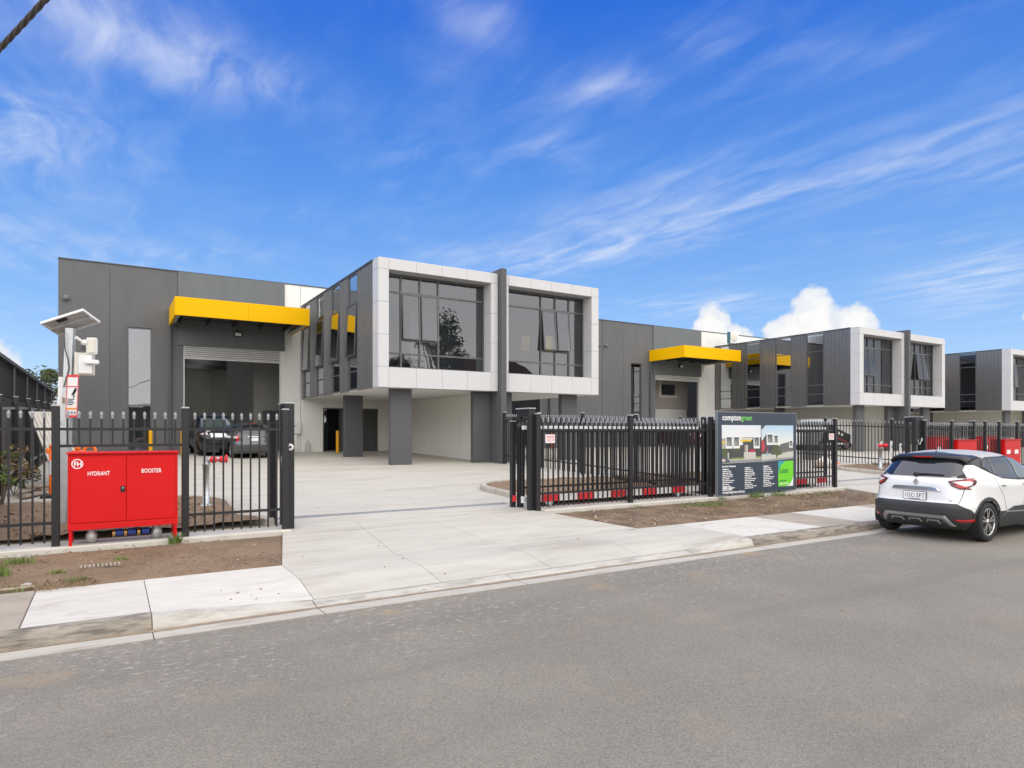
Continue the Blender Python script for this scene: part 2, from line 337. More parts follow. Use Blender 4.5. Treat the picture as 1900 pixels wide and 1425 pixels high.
M['grate'] = mat('galvanised_grate', (.36, .38, .385), .6, .2, var=.2, vscale=9)
M['cream'] = mat('cream_plastic', (.66, .63, .54), .6, var=.06, vscale=6)
M['white_plastic'] = mat('white_plastic', (.74, .74, .73), .5)
M['orange'] = mat('orange_plastic', (.95, .17, .015), .5)
M['rubber'] = mat('black_rubber', (.022, .022, .023), .8, var=.15, vscale=20)
M['sign_red'] = mat('sign_red', (.70, .03, .04), .6)
M['wood'] = mat('weathered_timber', (.36, .29, .22), .85, var=.25, vscale=9, stretch=(1, 8, 8))
M['shed'] = mat('grey_green_shed_cladding', (.155, .155, .140), .6, .1, var=.06, vscale=1.0)
M['shed_trim'] = mat('pale_shed_trim', (.40, .41, .41), .6)
M['bark'] = mat('bark', (.16, .12, .09), .95, var=.3, vscale=9, bump=.5)
M['leaf'] = mat('gum_leaves', (.075, .095, .035), .6, var=.4, vscale=2)
M['leaf2'] = mat('dark_leaves', (.045, .075, .025), .6, var=.4, vscale=2)
M['brick'] = mat('brown_brick', (.22, .12, .085), .9, var=.2, vscale=6)
M['tile'] = mat('terracotta_tile', (.16, .085, .06), .85, var=.25, vscale=4)
M['brass'] = mat('brass', (.55, .38, .14), .35, .9)
M['blue'] = mat('blue_paint', (.02, .06, .30), .5)
M['dark'] = mat('deep_black', (.01, .01, .01), .9)
M['navy'] = mat('navy_print', (.038, .055, .085), .5, var=.03)
M['lamp'] = mat('lamp_lens', (.8, .8, .78), .3)
M['cable'] = mat('grey_cable', (.075, .068, .062), .6)
# ================================================================== the setting
YW = 32.8                                   # plane of the warehouse fronts
ZP = [(6.8, 0.0), (7.2, .125), (8.95, .135), (11.1, .235), (11.4, .26), (12.5, .30), (16, .47), (22.6, .66), (32.8, .86), (60, .90)]
def zy(y): return float(np.interp(y, [p[0] for p in ZP], [p[1] for p in ZP]))
g = MB(); g.quad((-600, -600, -.10), (600, -600, -.10), (600, 900, -.10), (-600, 900, -.10)); g.build('ground', M['earth'], kind='structure')
g = MB(); g.quad((-120, -3.4, 0), (160, -3.4, 0), (160, 6.79, 0), (-120, 6.79, 0)); g.build('road', M['asphalt'], kind='structure')
def slab(mb, x0, x1, y0, y1, zf, th=.12, gap=.005, ch=.008):
    """a slab with arrised edges; zf(x,y) gives its top"""
    p = [(x0 + gap, y0 + gap), (x1 - gap, y0 + gap), (x1 - gap, y1 - gap), (x0 + gap, y1 - gap)]
    q = [(x0 + gap + ch, y0 + gap + ch), (x1 - gap - ch, y0 + gap + ch), (x1 - gap - ch, y1 - gap - ch), (x0 + gap + ch, y1 - gap - ch)]
    vs = [(a, b, zf(a, b) - th) for a, b in p] + [(a, b, zf(a, b) - ch) for a, b in p] + [(a, b, zf(a, b)) for a, b in q]
    mb.add(vs, [(i, (i + 1) % 4, 4 + (i + 1) % 4, 4 + i) for i in range(4)] + [(4 + i, 4 + (i + 1) % 4, 8 + (i + 1) % 4, 8 + i) for i in range(4)] + [(8, 9, 10, 11)])
def slab_obj(parent, m, *a, **k): mb = MB(); slab(mb, *a, **k); return mb.build('slab', m, parent)
def crest(x):
    """height of the street edge of the path: dropped in front of each driveway"""
    z = .125
    for a, b in ((1.9, 7.7), (17.9, 23.4), (31.4, 37.0)):
        z = min(z, .03 + .095 * min(1, max(0, (a - x) / 1.55, (x - b) / 1.35)))
    return z
def zpath(x, y):
    t = min(1, max(0, (y - 7.22) / .9)); t = t * t * (3 - 2 * t)
    return crest(x) * (1 - t) + .128 * t + .01 * max(0, y - 7.5) / 1.4
# bed under the path and drives
g = MB(); g.box(-60, 120, 7.0, 8.97, -.09, -.012); g.build('path_base', M['joint'], kind='structure')
# --- gutter with kerb pieces
gut = tag(link(bpy.data.objects.new('gutter', None)), kind='structure')
edges = [-30, -26, -22, -18, -14, -10.5, -7.2, -4, -1.9, .34, 1.9, 4.4, 7.7, 9.05, 11.2, 13.6, 16.0, 17.9, 20.6, 23.4, 26, 29, 32, 35, 38, 42, 46, 50, 55, 60, 66, 72, 80]
for a, b in zip(edges[:-1], edges[1:]):
    mb = MB(); n = max(1, int((b - a) / .5))
    for i in range(n):
        xa, xb = a + (b - a) * i / n + (.004 if i == 0 else 0), a + (b - a) * (i + 1) / n - (.004 if i == n - 1 else 0)
        mb.add([(xa, 6.80, -.05), (xb, 6.80, -.05), (xa, 6.80, .006), (xb, 6.80, .006), (xa, 7.10, -.004), (xb, 7.10, -.004)], [(0, 1, 3, 2), (2, 3, 5, 4)])
    mb.build('gutter_piece', M['gutter'], gut)
mb = MB()
for i in range(260):
    xa, xb = -30 + i * .4, -30 + (i + 1) * .4
    w0, w1 = .025 + .02 * math.sin(xa * 1.7) + .01 * math.sin(xa * 5.1), .025 + .02 * math.sin(xb * 1.7) + .01 * math.sin(xb * 5.1)
    mb.quad((xa, 7.085 - w0, .001), (xb, 7.085 - w1, .001), (xb, 7.112, .006), (xa, 7.112, .006))
s_ = mb.build('silt', M['silt'], kind='structure')
ker = tag(link(bpy.data.objects.new('kerb', None)), kind='structure')
def kerb_piece(a, b, m):
    mb = MB(); n = max(1, int((b - a) / .12)); rows = []
    for i in range(n + 1):
        x = a + .004 + (b - a - .008) * i / n; h = crest(x); r = min(.05, h * .5)
        run = .03 + .16 * max(0, (.125 - h) / .095)
        rows.append([(x, 7.10, -.05), (x, 7.10, -.003), (x, 7.10 + .018 + run * .55, max(.006, h - r)), (x, 7.10 + .032 + run * .8, max(.007, h - r * .35)), (x, 7.10 + .06 + run, h), (x, 7.33, h * .999 + .001)])
    vs = [p for r_ in rows for p in r_]; k = 6
    mb.add(vs, [(i * k + j, (i + 1) * k + j, (i + 1) * k + j + 1, i * k + j + 1) for i in range(n) for j in range(k - 1)], 0, True)
    return fix_normals(mb.build('kerb_piece', m, ker))
for a, b in zip(edges[:-1], edges[1:]):
    kerb_piece(a, b, M['kerb_new'] if (.3 < a < 9 or 17.8 < a < 23) else M['kerb_old'])
# --- footpath slabs and driveway slabs
fp = tag(link(bpy.data.objects.new('footpath', None)), kind='structure')
fe = [-30, -26, -22, -18, -15, -12, -9.5, -7, -4.8, -2.6, -.70]
for a, b in zip(fe[:-1], fe[1:]): slab_obj(fp, M['path_old'], a, b, 7.335, 8.93, zpath)
def fine_slab(parent, m, x0, x1, y0, y1, zf, nx=6, ny=6, gap=.004, xf=None):
    """slab whose top follows a curved surface; xf(x,y) may skew its sides"""
    mb = MB(); vs = []
    for j in range(ny + 1):
        for i in range(nx + 1):
            x = x0 + gap + (x1 - x0 - 2 * gap) * i / nx; y = y0 + gap + (y1 - y0 - 2 * gap) * j / ny
            xx = xf(x, y) if xf else x; e = .006 if i in (0, nx) or j in (0, ny) else 0
            vs.append((xx, y, zf(x, y) - e))
    W_ = nx + 1; fs = [(j * W_ + i, j * W_ + i + 1, (j + 1) * W_ + i + 1, (j + 1) * W_ + i) for j in range(ny) for i in range(nx)]
    mb.add(vs, fs, 0, False)
    ring = list(range(nx + 1)) + [j * W_ + nx for j in range(1, ny + 1)] + [ny * W_ + i for i in range(nx - 1, -1, -1)] + [j * W_ for j in range(ny - 1, 0, -1)]
    b = len(vs); low = [(vs[i][0], vs[i][1], vs[i][2] - .1) for i in ring]
    mb.add([vs[i] for i in ring] + low, [(i, len(ring) + i, len(ring) + (i + 1) % len(ring), (i + 1) % len(ring)) for i in range(len(ring))])
    return mb.build('slab', m, parent)
fine_slab(fp, M['path_new'], -.70, .34, 7.335, 8.93, zpath, 2, 8)
fine_slab(fp, M['path_new'], .34, 1.93, 7.335, 8.93, zpath, 8, 8)
for (a, b, m) in ((7.7, 9.15, 'concrete'), (9.15, 11.3, 'path_new'), (11.3, 12.6, 'path_old'), (12.6, 15.0, 'path_new'), (15.0, 17.6, 'path_old'), (23.6, 26, 'path_new'), (26, 28.4, 'path_old'), (28.4, 31.2, 'path_new'), (37.2, 41, 'path_new'), (41, 46, 'path_old'), (46, 52, 'path_new'), (52, 60, 'path_old'), (60, 70, 'path_old')):
    fine_slab(fp, M[m], a, b, 7.335, 8.93, zpath, 8, 8)
def driveway(x0, x1, cols, skewl, skewr):
    d = tag(link(bpy.data.objects.new('driveway', None)), kind='structure')
    def zf(x, y):
        if y < 8.95: return zpath(min(max(x, x0 + .05), x1 - .05), y)
        return float(np.interp(y, [8.95, 11.45, 12.2], [.138, .262, .288]))
    for a, b in zip(cols[:-1], cols[1:]):
        fine_slab(d, M['concrete'], a, b, 7.335, 8.93, zf, 3, 8)
    def xf(x, y):
        t = (y - 8.95) / 2.5; c = (x - x0) / (x1 - x0)
        return x + t * (skewl * (1 - c) + skewr * c)
    for a, b in zip(cols[:-1], cols[1:]):
        fine_slab(d, M['concrete'], a, b, 8.93, 11.45, zf, 3, 4, xf=xf)
    mb = MB(); mb.box(x0, x1, 7.3, 11.5, -.1, -.02); mb.build('driveway_base', M['joint'], d)
    return d
driveway(1.93, 8.15, [1.93, 3.50, 5.15, 6.8, 8.15], .55, -.62)
driveway(17.75, 23.5, [17.75, 19.5, 21.2, 23.5], .55, -.5)
driveway(31.3, 37.0, [31.3, 33.2, 35.1, 37.0], .5, -.5)
# --- yard: concrete sheet cut into bays by saw joints
yard = tag(link(bpy.data.objects.new('yard', None)), kind='structure')
mb = MB(); rows = [11.45, 12.5, 16, 22.6, 32.8]
for a, b in zip(rows[:-1], rows[1:]):
    mb.quad((-2.0, a, zy(a) - .06), (95, a, zy(a) - .06), (95, b, zy(b) - .06), (-2.0, b, zy(b) - .06))
mb.build('yard_base', M['joint'], yard)
xe = [-2.0, 2.56, 7.5, 12.84, 17.9, 23.1, 27.2, 31.8, 37.0, 42.0, 47.2, 52.5, 58, 64, 72, 82, 95]
for j, (a, b) in enumerate([(11.45, 12.34), (12.34, 12.58), (12.58, 16.0), (16.0, 22.6), (22.6, 32.78)]):
    for x0, x1 in zip(xe[:-1], xe[1:]):
        if j == 1 and x0 in (2.56, 17.9): continue
        if j == 1 and x0 == 7.5: pass
        mb = MB(); nn = 1 if b - a < 4 else 2
        slab(mb, x0, x1, a, b, lambda x, y: float(np.interp(y, [a, b], [zy(a), zy(b)])), th=.05, gap=.002, ch=.002); mb.build('slab', M['concrete'], yard)
def trench_grate(x0, x1, label):
    t = thing('drain_grate', label, 'drain grate', ((x0 + x1) / 2, 12.42, zy(12.4)))
    mb = MB(); mb.box(x0, x1, 12.345, 12.357, .2, zy(12.42) + .003); mb.box(x0, x1, 12.563, 12.575, .2, zy(12.42) + .005); mb.build('frame', M['grate'], t, True)
    n = int((x1 - x0) / 1.0)
    for i in range(n):
        a = x0 + (x1 - x0) * i / n; mb = MB(); w = (x1 - x0) / n
        for k in range(26): mb.box(a + .01 + k * (w - .02) / 26, a + .01 + k * (w - .02) / 26 + .022, 12.357, 12.563, zy(12.42) - .03, zy(12.42))
        mb.box(a + .005, a + w - .005, 12.455, 12.465, zy(12.42) - .028, zy(12.42) - .001); mb.build('grate_panel', M['grate'], t, True)
    mb = MB(); mb.quad((x0, 12.35, .21), (x1, 12.35, .21), (x1, 12.57, .21), (x0, 12.57, .21)); mb.build('channel', M['dark'], t, True)
trench_grate(2.6, 7.45, 'long galvanised drain grate across the driveway between the near gate posts')
trench_grate(17.95, 23.05, 'galvanised drain grate across the far driveway behind the white car')
# --- soil verges and garden beds
def hash2(x, y): return math.sin(x * 12.9898 + y * 78.233) * 43758.5453 % 1.0
from mathutils import noise as mn
def soil_patch(name, x0, x1, y0, y1, zf, m, res=.08, amp=.03, xl=None, xr=None, edge=.25):
    nx, ny = max(2, int((x1 - x0) / res)), max(2, int((y1 - y0) / res)); vs = []
    for j in range(ny + 1):
        y = y0 + (y1 - y0) * j / ny; a = xl(y) if xl else x0; b = xr(y) if xr else x1
        for i in range(nx + 1):
            x = a + (b - a) * i / nx
            e = min(1, min(x - a, b - x, y - y0, y1 - y) / edge)
            k = mn.noise((x * .9, y * .9, 3)) * .6 + mn.noise((x * 3.1, y * 3.1, 7)) * .35 + mn.noise((x * 9, y * 9, 1)) * .16
            vs.append((x, y, zf(x, y) + amp * (k * max(e, .0) + .6 * e)))
    mb = MB(); W_ = nx + 1; mb.add(vs, [(j * W_ + i, j * W_ + i + 1, (j + 1) * W_ + i + 1, (j + 1) * W_ + i) for j in range(ny) for i in range(nx)], 0, True)
    return mb.build(name, m, kind='structure')
def zv(x, y): return float(np.interp(y, [8.93, 11.1], [.118, .185]))
dl = lambda y: 1.94 + .55 * max(0, y - 8.95) / 2.5; dr = lambda y: 8.14 - .62 * max(0, y - 8.95) / 2.5
soil_patch('soil_verge', -10, 1.94, 8.935, 11.12, zv, M['soil'], .07, .06, xr=lambda y: dl(y) - .004)
soil_patch('soil_verge', 8.15, 17.75, 8.935, 11.12, zv, M['mulch'], .08, .05, xl=lambda y: dr(y) + .004, xr=lambda y: 17.74 + .55 * max(0, y - 8.95) / 2.5)
soil_patch('soil_verge', 23.5, 31.3, 8.935, 11.12, zv, M['mulch'], .12, .05, xl=lambda y: 23.51 - .5 * max(0, y - 8.95) / 2.5)
soil_patch('soil_verge', 37, 80, 8.935, 11.12, zv, M['mulch'], .3, .05)
def bed(x0, x1, y0, y1, round_left, label=None, left_end=True):
    """kerbed garden bed inside the fence; the kerb curves round at the driveway side"""
    rr = 1.2; pts = []
    if round_left:
        pts = [(x0 - .45, y0)] + [(x0 - .45 + .45 * min(1, t * 1.4), y0 + (y1 - rr - y0) * t) for t in (.25, .5, .75, 1)]
        pts = [(x0 - .30, y0), (x0 + .05, y0 + .8)] + [(x0 + rr - rr * math.cos(a), y1 - rr + rr * math.sin(a)) for a in [R(q) for q in range(0, 91, 10)]] + [(x1, y1)]
        pts[2:] = pts[2:]
    else:
        pts = [(x0, y1)] + [(x1 - rr + rr * math.cos(a), y1 - rr + rr * math.sin(a)) for a in [R(q) for q in range(90, -1, -10)]] + [(x1 - .05, y0 + .8), (x1 + .30, y0)]
    k = tag(link(bpy.data.objects.new('bed_kerb', None)), kind='structure')
    mb = MB(); rows = []
    for i, p in enumerate(pts):
        a = Vector(pts[max(0, i - 1)]); b = Vector(pts[min(len(pts) - 1, i + 1)]); d = (b - a).normalized(); nrm = Vector((-d.y, d.x))  # left of travel = outside
        z = zy(p[1]); prof = [(.075, -.05), (.07, .10), (.05, .135), (-.05, .135), (-.075, .12), (-.075, -.05)]
        rows.append([(p[0] + nrm.x * o, p[1] + nrm.y * o, z + h) for o, h in prof])
    vs = [q for r_ in rows for q in r_]; n = 6
    mb.add(vs, [(i * n + j, (i + 1) * n + j, (i + 1) * n + j + 1, i * n + j + 1) for i in range(len(rows) - 1) for j in range(n - 1)])
    mb.add(vs, [list(range(n)), [len(vs) - n + j for j in range(n)]])
    fix_normals(mb.build('kerb_piece', M['gutter'], k))
    poly = pts + ([(x1, y0)] if round_left else [(x0, y0)])
    bm = bmesh.new(); f = bm.faces.new([bm.verts.new((x, y, zy(y) + .07)) for x, y in poly]); bmesh.ops.triangulate(bm, faces=bm.faces[:])
    for _ in range(5): bmesh.ops.subdivide_edges(bm, edges=[e for e in bm.edges if e.calc_length() > .14], cuts=1); bmesh.ops.triangulate(bm, faces=[f for f in bm.faces if len(f.verts) > 3])
    for v in bm.verts:
        x, y = v.co.x, v.co.y; v.co.z = zy(y) + .075 + .06 * (mn.noise((x * 1.3, y * 1.3, 2)) + .6 * mn.noise((x * 4, y * 4, 5)) + .4 * mn.noise((x * 11, y * 11, 5))) + .02
    bmesh.ops.recalc_face_normals(bm, faces=bm.faces)
    for f in bm.faces:
        if f.normal.z < 0: f.normal_flip()
    mb = MB(); mb.bm(bm, 0, True); mb.build('garden_bed', M['soil'], kind='structure')
bed(-1.95, 2.05, 11.75, 15.4, False)
bed(8.05, 12.7, 11.75, 15.4, True)
bed(13.0, 17.4, 11.75, 15.4, False)
bed(23.7, 26.6, 11.75, 15.4, True)
bed(27.2, 30.6, 11.75, 15.4, False)
# concrete plinth strips below the front fences
pl = tag(link(bpy.data.objects.new('plinth', None)), kind='structure')
for a, b in ((-9, -2.0), (-2.0, 2.56), (7.62, 12.7), (12.7, 18.2), (23.0, 27.2), (27.2, 31.2), (37, 42), (42, 47)):
    mb = MB(); mb.bbox(a + .004, b - .004, 11.13, 11.72, -.05, .268, .012); mb.build('plinth_piece', M['path_new'], pl)
# loose stuff on the soil
def scatter(name, n, region, size, m, zf, dens=None, seed=1):
    rng = random.Random(seed); mb = MB(); k = 0
    while k < n:
        x, y = rng.uniform(*region[0]), rng.uniform(*region[1]); s = size * rng.uniform(.35, 1) ** 2 * (1.0 if rng.random() < .93 else 1.9)
        if dens and rng.random() > dens(x, y): continue
        bm = bmesh.new(); bmesh.ops.create_icosphere(bm, subdivisions=1, radius=1)
        for v in bm.verts: v.co = v.co * rng.uniform(.7, 1.2)
        T = Matrix.Translation((x, y, zf(x, y) + s * .2)) @ Matrix.Rotation(rng.uniform(0, 6), 4, 'Z') @ Matrix.Diagonal((s * rng.uniform(.8, 1.5), s * rng.uniform(.7, 1.2), s * rng.uniform(.45, .8), 1))
        mb.bm(bm, 0, False, T); k += 1
    return mb.build(name, m, kind='stuff')
scatter('soil_clods', 900, ((-3, 2.0), (8.98, 11.1)), .017, M['clod'], lambda x, y: zv(x, y) + .04, lambda x, y: 1 if x < dl(y) - .05 else 0, 3)
scatter('pale_stones', 110, ((-3, 2.0), (8.98, 11.1)), .018, M['stone'], lambda x, y: zv(x, y) + .045, lambda x, y: 1 if x < dl(y) - .05 else 0, 4)
scatter('soil_clods', 1300, ((8.0, 17.7), (8.98, 11.1)), .022, M['clod'], lambda x, y: zv(x, y) + .035, lambda x, y: 1 if x > dr(y) + .05 else 0, 5)
scatter('pale_stones', 200, ((8.0, 17.7), (8.98, 11.1)), .022, M['stone'], lambda x, y: zv(x, y) + .04, lambda x, y: 1 if x > dr(y) + .05 else 0, 6)
scatter('soil_clods', 600, ((-1.8, 1.9), (11.8, 15.2)), .035, M['clod'], lambda x, y: zy(y) + .10, None, 8)
scatter('soil_clods', 600, ((8.4, 17.0), (11.8, 15.2)), .035, M['clod'], lambda x, y: zy(y) + .10, None, 9)
scatter('soil_clods', 220, ((23.9, 30.3), (11.8, 15.2)), .035, M['clod'], lambda x, y: zy(y) + .10, None, 10)
def crumbs():
    rng = random.Random(4)
    mb = MB()
    for x, y in [(1.05, 7.9), (1.2, 7.75), (1.32, 7.62), (1.6, 7.6), (1.1, 7.55), (.5, 6.9), (1.45, 7.8), (3.1, 7.0), (4.3, 6.95), (1.35, 7.5)] + [(rng.uniform(-1, 14), rng.uniform(3.5, 6.7)) for _ in range(26)] + [(rng.uniform(2, 7), rng.uniform(7.5, 18)) for _ in range(30)]:
        s = rng.uniform(.006, .013); z = zpath(x, y) if 7.33 < y < 8.93 else zy(y) if y > 6.8 else 0
        mb.bbox(x - s, x + s, y - s * .7, y + s * .7, z, z + s * .8, s * .2)
    mb.build('soil_crumbs', M['clod'], kind='stuff')
crumbs()
def blades(name, spots, m, seed):
    """tufts: curved tapering blades of grass"""
    rng = random.Random(seed); mb = MB()
    for (cx, cy, rad, n, h, zf) in spots:
        for _ in range(n):
            a = rng.uniform(0, 6.28); q = rad * math.sqrt(rng.random()); x, y = cx + q * math.cos(a), cy + q * math.sin(a) * .7
            z = zf(x, y); hh = h * rng.uniform(.4, 1.1); b = rng.uniform(0, 6.28); lean = hh * rng.uniform(.2, .9); w = rng.uniform(.003, .007)
            px, py = math.cos(b), math.sin(b); p = [(0, 0), (lean * .35, hh * .6), (lean, hh * .95)]
            vs = []
            for i, (l, zz) in enumerate(p):
                ww = w * (1 - i * .45); vs += [(x + px * l - py * ww, y + py * l + px * ww, z + zz), (x + px * l + py * ww, y + py * l - px * ww, z + zz)]
            mb.add(vs, [(0, 1, 3, 2), (2, 3, 5, 4)])
    return mb.build(name, m, kind='stuff')
z1 = lambda x, y: zv(x, y) + .03
blades('grass', [(-1.35, 9.75, .35, 420, .16, z1), (-1.6, 9.3, .35, 380, .13, z1), (-1.0, 10.5, .18, 120, .10, z1), (-2.2, 9.9, .5, 300, .15, z1), (-.55, 9.6, .10, 60, .08, z1), (-.35, 9.15, .13, 60, .06, z1), (.12, 10.1, .10, 50, .07, z1), (-.1, 9.9, .06, 24, .05, z1), (.83, 11.05, .09, 130, .17, z1), (-.9, 8.98, .2, 60, .05, z1)], M['grass'], 21)
blades('dry_grass', [(-.45, 9.0, .35, 260, .05, z1), (-1.1, 9.15, .4, 200, .07, z1), (-1.4, 10.2, .3, 150, .08, z1)], M['drygrass'], 22)
blades('grass', [(11.75, 10.4, .35, 300, .09, z1), (11.3, 10.55, .3, 120, .07, z1), (14.1, 11.0, .22, 170, .17, z1), (14.9, 10.95, .22, 130, .14, z1), (15.9, 10.5, .35, 60, .08, z1), (12.9, 11.05, .12, 60, .08, z1), (9.9, 10.9, .2, 50, .06, z1), (16.6, 10.7, .3, 60, .06, z1)], M['grass'], 23)
blades('dry_grass', [(random.Random(i).uniform(10, 17.3), random.Random(i + 50).uniform(9.1, 10.8), .45, 110, .035, z1) for i in range(26)], M['drygrass'], 24)
# neighbour's ground on the left
g = MB(); g.quad((-60, 11.3, .26), (-2.02, 11.3, .26), (-2.02, 80, .8), (-60, 80, .8)); g.build('neighbour_ground', M['soil'], kind='structure')
# ================================================================== the warehouses
ZB, ZT, ZPAR = 3.45, 8.03, 9.03
YB = 22.0
def rect_hole(mb, x0, x1, z0, z1, y0, y1, holes):
    """wall slab x0..x1, z0..z1 with rectangular openings (hx0,hx1,hz0,hz1), one beside the other"""
    cur = x0
    for hx0, hx1, hz0, hz1 in sorted(holes):
        if hx0 > cur: mb.box(cur, hx0, y0, y1, z0, z1)
        if hz0 > z0: mb.box(hx0, hx1, y0, y1, z0, hz0)
        if hz1 < z1: mb.box(hx0, hx1, y0, y1, hz1, z1)
        cur = hx1
    if cur < x1: mb.box(cur, x1, y0, y1, z0, z1)
def window_xz(root, name, x0, x1, z0, z1, y, cols, rows, gm, skip=(), sash=(), fw=.055, dep=.10, flip=1):
    """glazing in the plane y: frame bars at cols (x) and rows (z); every pane is a piece; sash cells tilt open"""
    xs = [x0] + list(cols) + [x1]; zs = [z0] + list(rows) + [z1]
    mb = MB()
    for x in xs: 
        a = x if x == x0 else x - fw if x == x1 else x - fw / 2
        mb.box(a, a + fw, y - dep / 2, y + dep / 2, z0, z1)
    for zz in zs:
        b = zz if zz == z0 else zz - fw if zz == z1 else zz - fw / 2
        for i in range(len(xs) - 1):
            a = xs[i] + (fw if i == 0 else fw / 2); c = xs[i + 1] - (fw if i == len(xs) - 2 else fw / 2)
            if ((i, zs.index(zz)) in skip): continue
            mb.box(a, c, y - dep / 2 + .004, y + dep / 2 - .004, b, b + fw)
    w = mb.build(name, M['alu'], root, True)
    for i in range(len(xs) - 1):
        j = 0
        while j < len(zs) - 1:
            k = j + 1
            while (i, k) in skip and k < len(zs) - 1: k += 1
            a, b, c, d = xs[i] + .02, xs[i + 1] - .02, zs[j] + .02, zs[k] - .02
            if (i, j) in sash:
                ang = R(sash[(i, j)]); s = MB(); t = .045
                a, b = xs[i] + .03, xs[i + 1] - .03; c, d = zs[j] + .03, zs[k] - .03; H = d - c
                def tr(x, yy, h):  # h measured down from the hinge
                    return (x, y - dep / 2 - .02 - math.sin(ang) * h + math.cos(ang) * yy, d - math.cos(ang) * h - math.sin(ang) * -yy * 0)
                def bar(xa, xb, ha, hb):
                    s.hexa([tr(xa, -.02, hb), tr(xb, -.02, hb), tr(xb, .02, hb), tr(xa, .02, hb), tr(xa, -.02, ha), tr(xb, -.02, ha), tr(xb, .02, ha), tr(xa, .02, ha)])
                bar(a, a + t, 0, H); bar(b - t, b, 0, H); bar(a + t, b - t, 0, t); bar(a + t, b - t, H - t, H)
                s.build('sash', M['alu'], w)
                p = MB(); p.quad(tr(a + t, 0, H - t), tr(b - t, 0, H - t), tr(b - t, 0, t), tr(a + t, 0, t)); p.build('pane', gm, w)
                st = MB(); st.tube([(a + .03, y, c + .08), (a + .02, y - .5 * math.sin(ang) * H, c + .12), tr(a + .02, 0, H - .05)], .008, 5); st.build('stay', M['alu'], w)
            else:
                p = MB(); p.quad((a, y, c), (b, y, c), (b, y, d), (a, y, d)); p.build('pane', gm, w)
            j = k
    return w
def window_yz(root, name, x, y0, y1, rows, gm, zlo, zhi, open_cell=None, ang=7, side=-1):
    """strip window in a side wall (plane x); y0<y1; side -1 looks to -x"""
    fw, dep = .05, .09; zs = [zlo] + list(rows) + [zhi]; mb = MB()
    mb.box(x - dep / 2, x + dep / 2, y0, y0 + fw, zlo, zhi); mb.box(x - dep / 2, x + dep / 2, y1 - fw, y1, zlo, zhi)
    for zz in zs:
        b = zz if zz == zlo else zz - fw if zz == zhi else zz - fw / 2
        mb.box(x - dep / 2 + .004, x + dep / 2 - .004, y0 + fw, y1 - fw, b, b + fw)
    w = mb.build(name, M['alu'], root, True)
    for j in range(len(zs) - 1):
        a, b, c, d = y0 + .02, y1 - .02, zs[j] + .02, zs[j + 1] - .02
        if j == open_cell:
            an = R(ang); H = d - c - .02; t = .045; s = MB()
            def tr(yy, o, h): return (x + side * (dep / 2 + .02 + math.sin(an) * h + o), yy, d - .01 - math.cos(an) * h)
            def bar(ya, yb, ha, hb): s.hexa([tr(ya, .02, hb), tr(ya, -.02, hb), tr(yb, -.02, hb), tr(yb, .02, hb), tr(ya, .02, ha), tr(ya, -.02, ha), tr(yb, -.02, ha), tr(yb, .02, ha)])
            bar(a, a + t, 0, H); bar(b - t, b, 0, H); bar(a + t, b - t, 0, t); bar(a + t, b - t, H - t, H); s.build('sash', M['alu'], w)
            p = MB(); p.quad(tr(a + t, 0, H - t), tr(b - t, 0, H - t), tr(b - t, 0, t), tr(a + t, 0, t)); p.build('pane', gm, w)
        else:
            p = MB(); p.quad((x, a, c), (x, b, c), (x, b, d), (x, a, d)); p.build('pane', gm, w)
    return w
def canopy(root, x0, x1):
    y0, y1, z0, z1 = 29.6, YW - .03, 6.60, 7.35; t = .09; xm = x0 + (x1 - x0) * .52
    mb = MB(); mb.box(x0 + .1, x1 - .1, y0 + .1, y1, 6.90, 6.98); mb.box(x0 + .2, x1 - .2, y0 + .55, y0 + .63, 6.66, 6.90)
    for k in range(5): xx = x0 + .4 + k * (x1 - x0 - .9) / 4; mb.box(xx, xx + .07, y0 + .1, y1, 6.70, 6.899)
    c = mb.build('canopy', M['flash'], root, True)
    for a, b in ((x0, xm), (xm, x1)): mb = MB(); mb.bbox(a + .003, b - .003, y0, y0 + t, z0, z1, .004); mb.build('fascia_panel', M['yellow'], c)
    for a in (x0, x1 - t): mb = MB(); mb.bbox(a, a + t, y0 + t + .004, y1, z0, z1, .004); mb.build('fascia_panel', M['yellow'], c)
    mb = MB(); mb.box(x0 + t, x1 - t, y0 + t, y0 + t + .12, z0 + .02, z0 + .16); mb.box(x0 + t, x0 + t + .12, y0 + .22, y1, z0 + .02, z0 + .14); mb.box(x1 - t - .12, x1 - t, y0 + .22, y1, z0 + .02, z0 + .14)
    mb.build('gutter_tray', M['galv'], c)
    mb = MB(); mb.box(x0 + t, x1 - t, y0 + t, y1, z1 - .05, z1 - .02); mb.build('roof_sheet', M['galv'], c)
